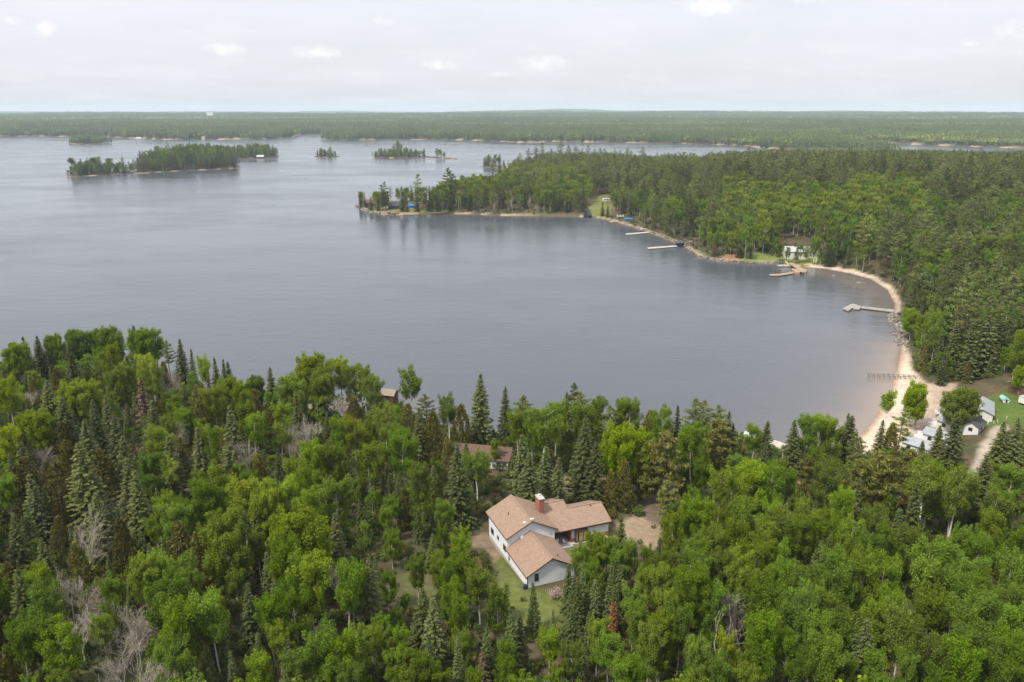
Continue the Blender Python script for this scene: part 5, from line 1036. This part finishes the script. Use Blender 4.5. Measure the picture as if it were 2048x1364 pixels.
for tok in HAND.split():
    k = tok[0]; x, y, h = [float(v) for v in tok[1:].split(',')]
    if k == 'P' and y < 425: k = 'Q'
    q = at(x, y, 2)[:2]
    for _ in range(4): zz = gz(*q); q = at(x, y, max(zz, .1))[:2]
    a, b = proj(np.array((q[0], q[1], zz + h))); ind.append(dict(code=k, kind=KIND[k][0], x=q[0], y=q[1], z=zz, h=h, px=float(a), py=float(b), tint=TINT.get(k, (1, 1, 1)), near=False))
# island woods
isle_rows = []
for qi, (q, sp, hl, hh_, pines) in enumerate(zip(ISLES, (5.8, 6.4, 7, 7, 7, 6.5, 9, 30, 50, 6), (11, 14, 12, 9, 9, 8, 12, 4, 3, 9), (20, 27, 20, 15, 15, 15, 18, 5, 4, 17), (.4, .75, .6, .4, .3, .3, .5, 0, 0, .5))):
    q = np.array(q); p = cand(q[:, 0].min(), q[:, 0].max(), q[:, 1].min(), q[:, 1].max(), sp, 70 + qi); s_ = poly_sd(p, q); p = p[s_ > 2.6]; s_ = s_[s_ > 2.6]
    if not len(p): continue
    z = height(p); rr = np.random.RandomState(90 + qi)
    for (x, y), zz, s in zip(p, z, s_):
        k = 'slimpine' if rr.rand() < pines else 'spruce' if rr.rand() < .7 else 'aspen'; h = rr.uniform(hl * .7, hh_ * 1.08) * (.6 + .4 * min(1, s / 9)) * (.85 if k == 'spruce' else 1)
        a, b = proj(np.array((x, y, zz + h)))
        if qi == 5 and a > 850 and not 872 < a < 890: continue
        if qi == 4 and a > 672: continue
        isle_rows.append(dict(kind=k, x=x, y=y, z=zz, h=h, px=float(a), py=float(b), tint=(1.1, 1, 1), tier=2))

# which of them show: a floating horizon from near to far
buf = np.full(2300, 2000.0)
allr = sorted(ind + fill + bay + isle_rows, key=lambda r: r['y'])
for r in allr:
    dep = r['y'] * CP - (r['z'] - HC) * SP; r['pxh'] = FPX * r['h'] / dep; w_ = max(1, int(r['pxh'] * .16)); i0 = int(r['px']) + 100 - w_; i1 = int(r['px']) + 100 + w_
    r['vis'] = False
    if i1 < 0 or i0 >= 2300 or r['py'] > 1364: continue
    i0 = max(i0, 0); i1 = min(i1, 2299); seg = buf[i0:i1 + 1]; r['vis'] = bool(np.median(seg) - r['py'] > .18 * r['pxh']) and 0 < r['px'] < 2048
    buf[i0:i1 + 1] = np.minimum(seg, r['py'] + .12 * r['pxh'])
ONAME = {'aspen': 'aspen_tree', 'broad': 'aspen_tree', 'yaspen': 'aspen_tree', 'daspen': 'aspen_tree', 'birch': 'birch_tree', 'spruce': 'spruce_tree', 'fir': 'fir_tree', 'cedar': 'cedar_tree', 'pine': 'pine_tree', 'bushpine': 'pine_tree', 'slimpine': 'pine_tree', 'bare': 'bare_tree', 'snag': 'dead_tree', 'rust': 'dead_tree', 'dead': 'dead_tree'}
count = {}
for r in ind: count[ONAME[r['kind']]] = count.get(ONAME[r['kind']], 0) + 1
CAP = 300; mass_near = []; mass_bay = []; mass_isle = []
for r in sorted(fill + bay + isle_rows, key=lambda r: -r['pxh']):
    n_ = ONAME[r['kind']]
    if r['vis'] and r['pxh'] > 14 and count.get(n_, 0) < CAP and r['py'] < 1330: ind.append(r); count[n_] = count.get(n_, 0) + 1; r['near'] = r['pxh'] > 55
    else: (mass_near if r['tier'] == 0 else mass_bay if r['tier'] == 1 else mass_isle).append(r)
print('individual trees', count, 'masses', len(mass_near), len(mass_bay), len(mass_isle))

# ---- labels: which tree it is, counted outward from something one can find
MARKS = [('the garage', hw(4.3, 2)), ('the brick chimney', hw(8.8, 15)), ('the house wing', hw(18, 15)), ('the red-brown cottage', at(966, 935, 6)), ('the tan boathouse', at(780, 800, 1)), ('the rust-red fir', at(1229, 1260, 8)), ('the broken snag', at(1457, 1290, 8)),
         ('the wide near dock', at(1545, 893)), ('the beach cabins', at(1880, 880, 3)), ('the gravel road', at(1960, 910, 4)), ('the bunkhouse', at(1962, 833, 4)), ('the old pier', at(1790, 757)), ('the stone bank', at(1795, 665)), ('the grey L-shaped dock', at(1790, 615)), ('the white cottage', at(1598, 512, 5)),
         ('the navy boathouse', at(1361, 494)), ('the blue boathouse', at(1257, 441)), ('the white trailer', at(1214, 404, 6)), ('the dark point cabins', at(770, 415, 2)), ('the headland cabin', at(1056, 337, 3)), ('the teal island cabin', at(383, 334, 3)), ('the narrow back island cabin', at(521, 313, 3)),
         ('the big leafless tree', at(154, 1100, 8)), ('the bleached bare trees', at(298, 1364, 8)), ('the pale forked birch', at(415, 930, 7)), ('the brown thicket', at(600, 930, 7)), ('the near point', at(215, 740, 3)), ('the leaning birches', at(1862, 1180, 8)), ('the spruce-shaded clearing', at(820, 1180, 8)), ('the frame-edge islet', at(190, 350, 2)), ('the small islets', at(790, 313, 2))]
MP = np.array([q[1][:2] for q in MARKS])
DESC = {'yaspen': 'yellow-green aspen', 'daspen': 'deep green aspen', 'aspen': 'green aspen', 'broad': 'broad yellow-green aspen', 'birch': 'white-stemmed birch', 'spruce': 'grey-green spruce', 'fir': 'narrow pointed fir', 'cedar': 'olive-brown cedar', 'pine': 'dark spreading pine', 'slimpine': 'ragged slender pine', 'bushpine': 'bushy olive pine', 'bare': 'leafless grey-brown tree', 'snag': 'broken bleached snag', 'rust': 'rust-red dead fir', 'dead': 'brown dead conifer'}
SIDE = {0: 'on its shaded side', 1: 'toward the far shore', 2: 'on its sunlit side', 3: 'away from the far shore'}
buckets = {}
for r in ind:
    d = MP - np.array((r['x'], r['y'])); dist = np.hypot(*d.T) / (1 + .002 * np.hypot(*MP.T)); j = int(np.argmin(dist)); v_ = np.array((r['x'], r['y'])) - MP[j]; s = int(round(math.atan2(v_[1], v_[0]) / (math.pi / 2))) % 4
    desc = DESC[r['kind']]
    if r['kind'] == 'aspen' and r['tint'][0] > 1.4: desc = 'yellow-green aspen'
    r['dist'] = float(np.hypot(*v_)); buckets.setdefault((desc, j, s), []).append(r)
for (desc, j, s), rows in buckets.items():
    rows.sort(key=lambda r: r['dist'])
    for n_, r in enumerate(rows):
        r['label'] = f"{desc}, {ordinal(n_ + 1)} out from {MARKS[j][0]} {SIDE[s]}"; r['group'] = f"{desc}s around {MARKS[j][0]}"

# ---- plant them
rng = np.random.RandomState(21)
FARMESH = {k: [(o.data, h) for o, h in v] for k, v in LOD.items()}
for r in ind:
    n_ = ONAME[r['kind']]; cat_ = n_.replace('_', ' '); tl = rng.uniform(-.035, .035, 2); ws = rng.uniform(.9, 1.12) * (1.2 if r['kind'] == 'bare' and r['near'] else 1.2 if r['kind'] in ('spruce', 'cedar') and r['near'] else 1.45 if r.get('code') == 'Q' else .84 if r['kind'] == 'aspen' and r['px'] > 1250 and r['py'] > 940 else 1)
    if (r['near'] and r['kind'] in PROTO) or r['kind'] not in FARMESH:
        w_, l_, h0 = PROTO[r['kind']][rng.randint(len(PROTO[r['kind']]))]; k = r['h'] / h0
        e = thing(n_, r['label'], cat_, (r['x'], r['y'], r['z'] - .1), rng.rand() * 6.28, r['group'])
        t = link('trunk', w_, e); parts = [t]
        if l_ is not None: c_ = link('crown', l_, e); c_.color = (*[float(q) for q in r['tint']], 1); parts.append(c_)
    else:
        me_, h0 = FARMESH[r['kind']][rng.randint(len(FARMESH[r['kind']]))]; k = r['h'] / h0
        e = tag(link(n_, me_, None, (r['x'], r['y'], r['z'] - .1), rng.rand() * 6.28), r['label'], cat_, r['group']); e.color = (*[float(q) for q in r['tint']], 1)
    e.scale = (k * ws, k * ws, k); e.rotation_euler = (tl[0], tl[1], e.rotation_euler[2])
def rows_of(rows):
    return [(r['x'], r['y'], r['z'] - .1, r['kind'], rng.randint(len(LOD[r['kind']])), r['h'] / LOD[r['kind']][0][1], rng.rand() * 6.28) for r in rows]
scatter('understorey_woods', rows_of(mass_near), 'dense younger trees filling the woods between the tall ones around the house')
scatter('bay_forest', rows_of(mass_bay), 'dense mixed forest covering the hill behind the bay and the point')
if mass_isle: scatter('island_woods', rows_of(mass_isle), 'mixed conifers crowding the rocky islands')
# low undergrowth on the forest floor and along the banks
p = np.concatenate([cand(-230, 230, 60, 262, 2.3, 31), cand(-150, 330, 262, 720, 5.0, 32)]); p = p[np.abs(np.arctan2(p[:, 0], p[:, 1])) < .72]; sd = land_sd(p); z = height(p, sd); ok = (sd > 1.6) & (np.maximum(poly_sd(p, BEACH), poly_sd(p, BEACH2)) < -1); hv, hu = house_q(p); ok &= ~((hv > -2.5) & (hv < 23) & (hu > -2) & (hu < 25))
ok &= ~((p[:, 1] > 262) & (sd > 14)); opn = np.zeros(len(p), bool)
for pl, zl, c in LAWNZ + DIRTZ: opn |= poly_sd(p, np.array([at(a, b, zl)[:2] for a, b in pl])) > -.5
for pl, zl, c in LAWNZ + DIRTZ: ok &= (poly_sd(p, np.array([at(a, b, zl)[:2] for a, b in pl])) < .5) | (np.random.RandomState(2).rand(len(p)) < .10)
px, py = proj(np.column_stack([p, z])); ok &= ~in_px(px, py, GUARD[1])
scatter('undergrowth', [(x, y, zz - .05, 'shrub', rng.randint(4), rng.uniform(.4, 1.25) * (.42 if op_ else 1), rng.rand() * 6.28) for (x, y), zz, op_ in zip(p[ok], z[ok], opn[ok])], 'low leafy undergrowth on the forest floor')
# far woods
rows = []
rr = np.random.RandomState(41)
for d0, d1, sp in ((1280, 1900, 34), (1900, 3300, 40), (3300, 5200, 62), (5200, 8200, 105)):
    p = cand(-d1, d1, d0 * .7, d1, sp, int(d0)); r_ = np.hypot(p[:, 0], p[:, 1]); p = p[(r_ >= d0) & (r_ < d1) & (np.abs(np.arctan2(p[:, 0], p[:, 1])) < .68)]
    sd = land_sd(p); ok = sd > (22 if d0 > 1500 else 26); ok &= ~((p[:, 1] < 1330) & (p[:, 0] < 1150)); p = p[ok]; z = height(p, sd[ok]); tone = fbm(p[:, 0] / 520 + 2, p[:, 1] / 330 + 6, 3)
    for (x, y), zz, tn, s in zip(p, z, tone, sd[ok]):
        gs = rr.uniform(.92, 1.15) * (1 if sp < 60 else 1.2 if sp < 100 else 1.7)
        if d0 == 1280:
            a_x, a_y = proj(np.array((x, y, zz + 17 * gs))); 
            if a_y < 305: gs = max(.2, gs - (305 - a_y) * y / FPX / 17)
        v_ = int(np.clip((.60 - tn) * 26 - (2.2 if 3000 < y < 5000 else 0) + (3 if y > 6200 else 0) + (2.5 if y < 1900 else 0) + rr.uniform(-1.6, 1.6) + (2.5 if s < 120 else 0), 0, 7)); rows.append((x, y, zz - 1, 'grove', v_, gs, rr.randint(4) * 1.5708 + rr.uniform(-.2, .2)))
# thin fringe of separate conifers right along the far shores
fr_ = np.array(FAR[:29])
for a, b in zip(fr_[:-1], fr_[1:]):
    n_ = int(np.hypot(*(b - a)) / 5.5)
    for k in range(n_):
        q = a + (b - a) * rr.rand(); nn = np.array((-(b - a)[1], (b - a)[0])) / np.hypot(*(b - a)); q = q + nn * rr.uniform(3, 26)
        rows.append((q[0], q[1], 0, rr.choice(['spruce', 'spruce', 'pine', 'aspen']), 0, rr.uniform(.7, 1.25), rr.rand() * 6.28))
fi = [i for i, r in enumerate(rows) if r[3] != 'grove']; q = np.array([rows[i][:2] for i in fi]); s_ = land_sd(q); zz = height(q, s_)
drop = {i for i, s in zip(fi, s_) if s < 2}
for i, z_ in zip(fi, zz): rows[i] = (*rows[i][:2], z_ - .2, *rows[i][3:])
rows = [r for i, r in enumerate(rows) if i not in drop]
scatter('distant_forest', rows, 'endless mixed forest beyond the lake to the horizon')
for px, py, lb in ((1116, 1150, 'pink-blossomed lilac bush against the garage gable'), (1108, 1192, 'pink-blossomed lilac bush on the grass before the garage gable'), (1160, 1104, 'pink-blossomed lilac bush beyond the garage roof edge')):
    c = at(px, py, HZ + .5); w_, l_, h0 = PROTO['lilac'][0]; e = thing('lilac_bush', lb, 'bush', (c[0], c[1], gz(c[0], c[1]) - .1), px, 'lilac bushes by the garage'); link('stems', w_, e); link('blossom', l_, e); e.scale = (.75, .75, .8)

# ---------------------------------------------------------------- summer haze: one closed box of even air round everything, sky outside
V, F = box_arrays(0, 0, 55, 33000, 33000, 190)
m = mat('summer_haze'); g = G(m); vol = g.n('ShaderNodeVolumePrincipled'); vol.inputs['Color'].default_value = (.72, .86, 1.0, 1); vol.inputs['Density'].default_value = 6.5e-5; vol.inputs['Anisotropy'].default_value = .0
g.l(vol.outputs[0], g.out.inputs['Volume'])
tag(link('haze', mesh_np('haze', V, [F], [m])), 'pale summer haze in the air', None, None, 'stuff')
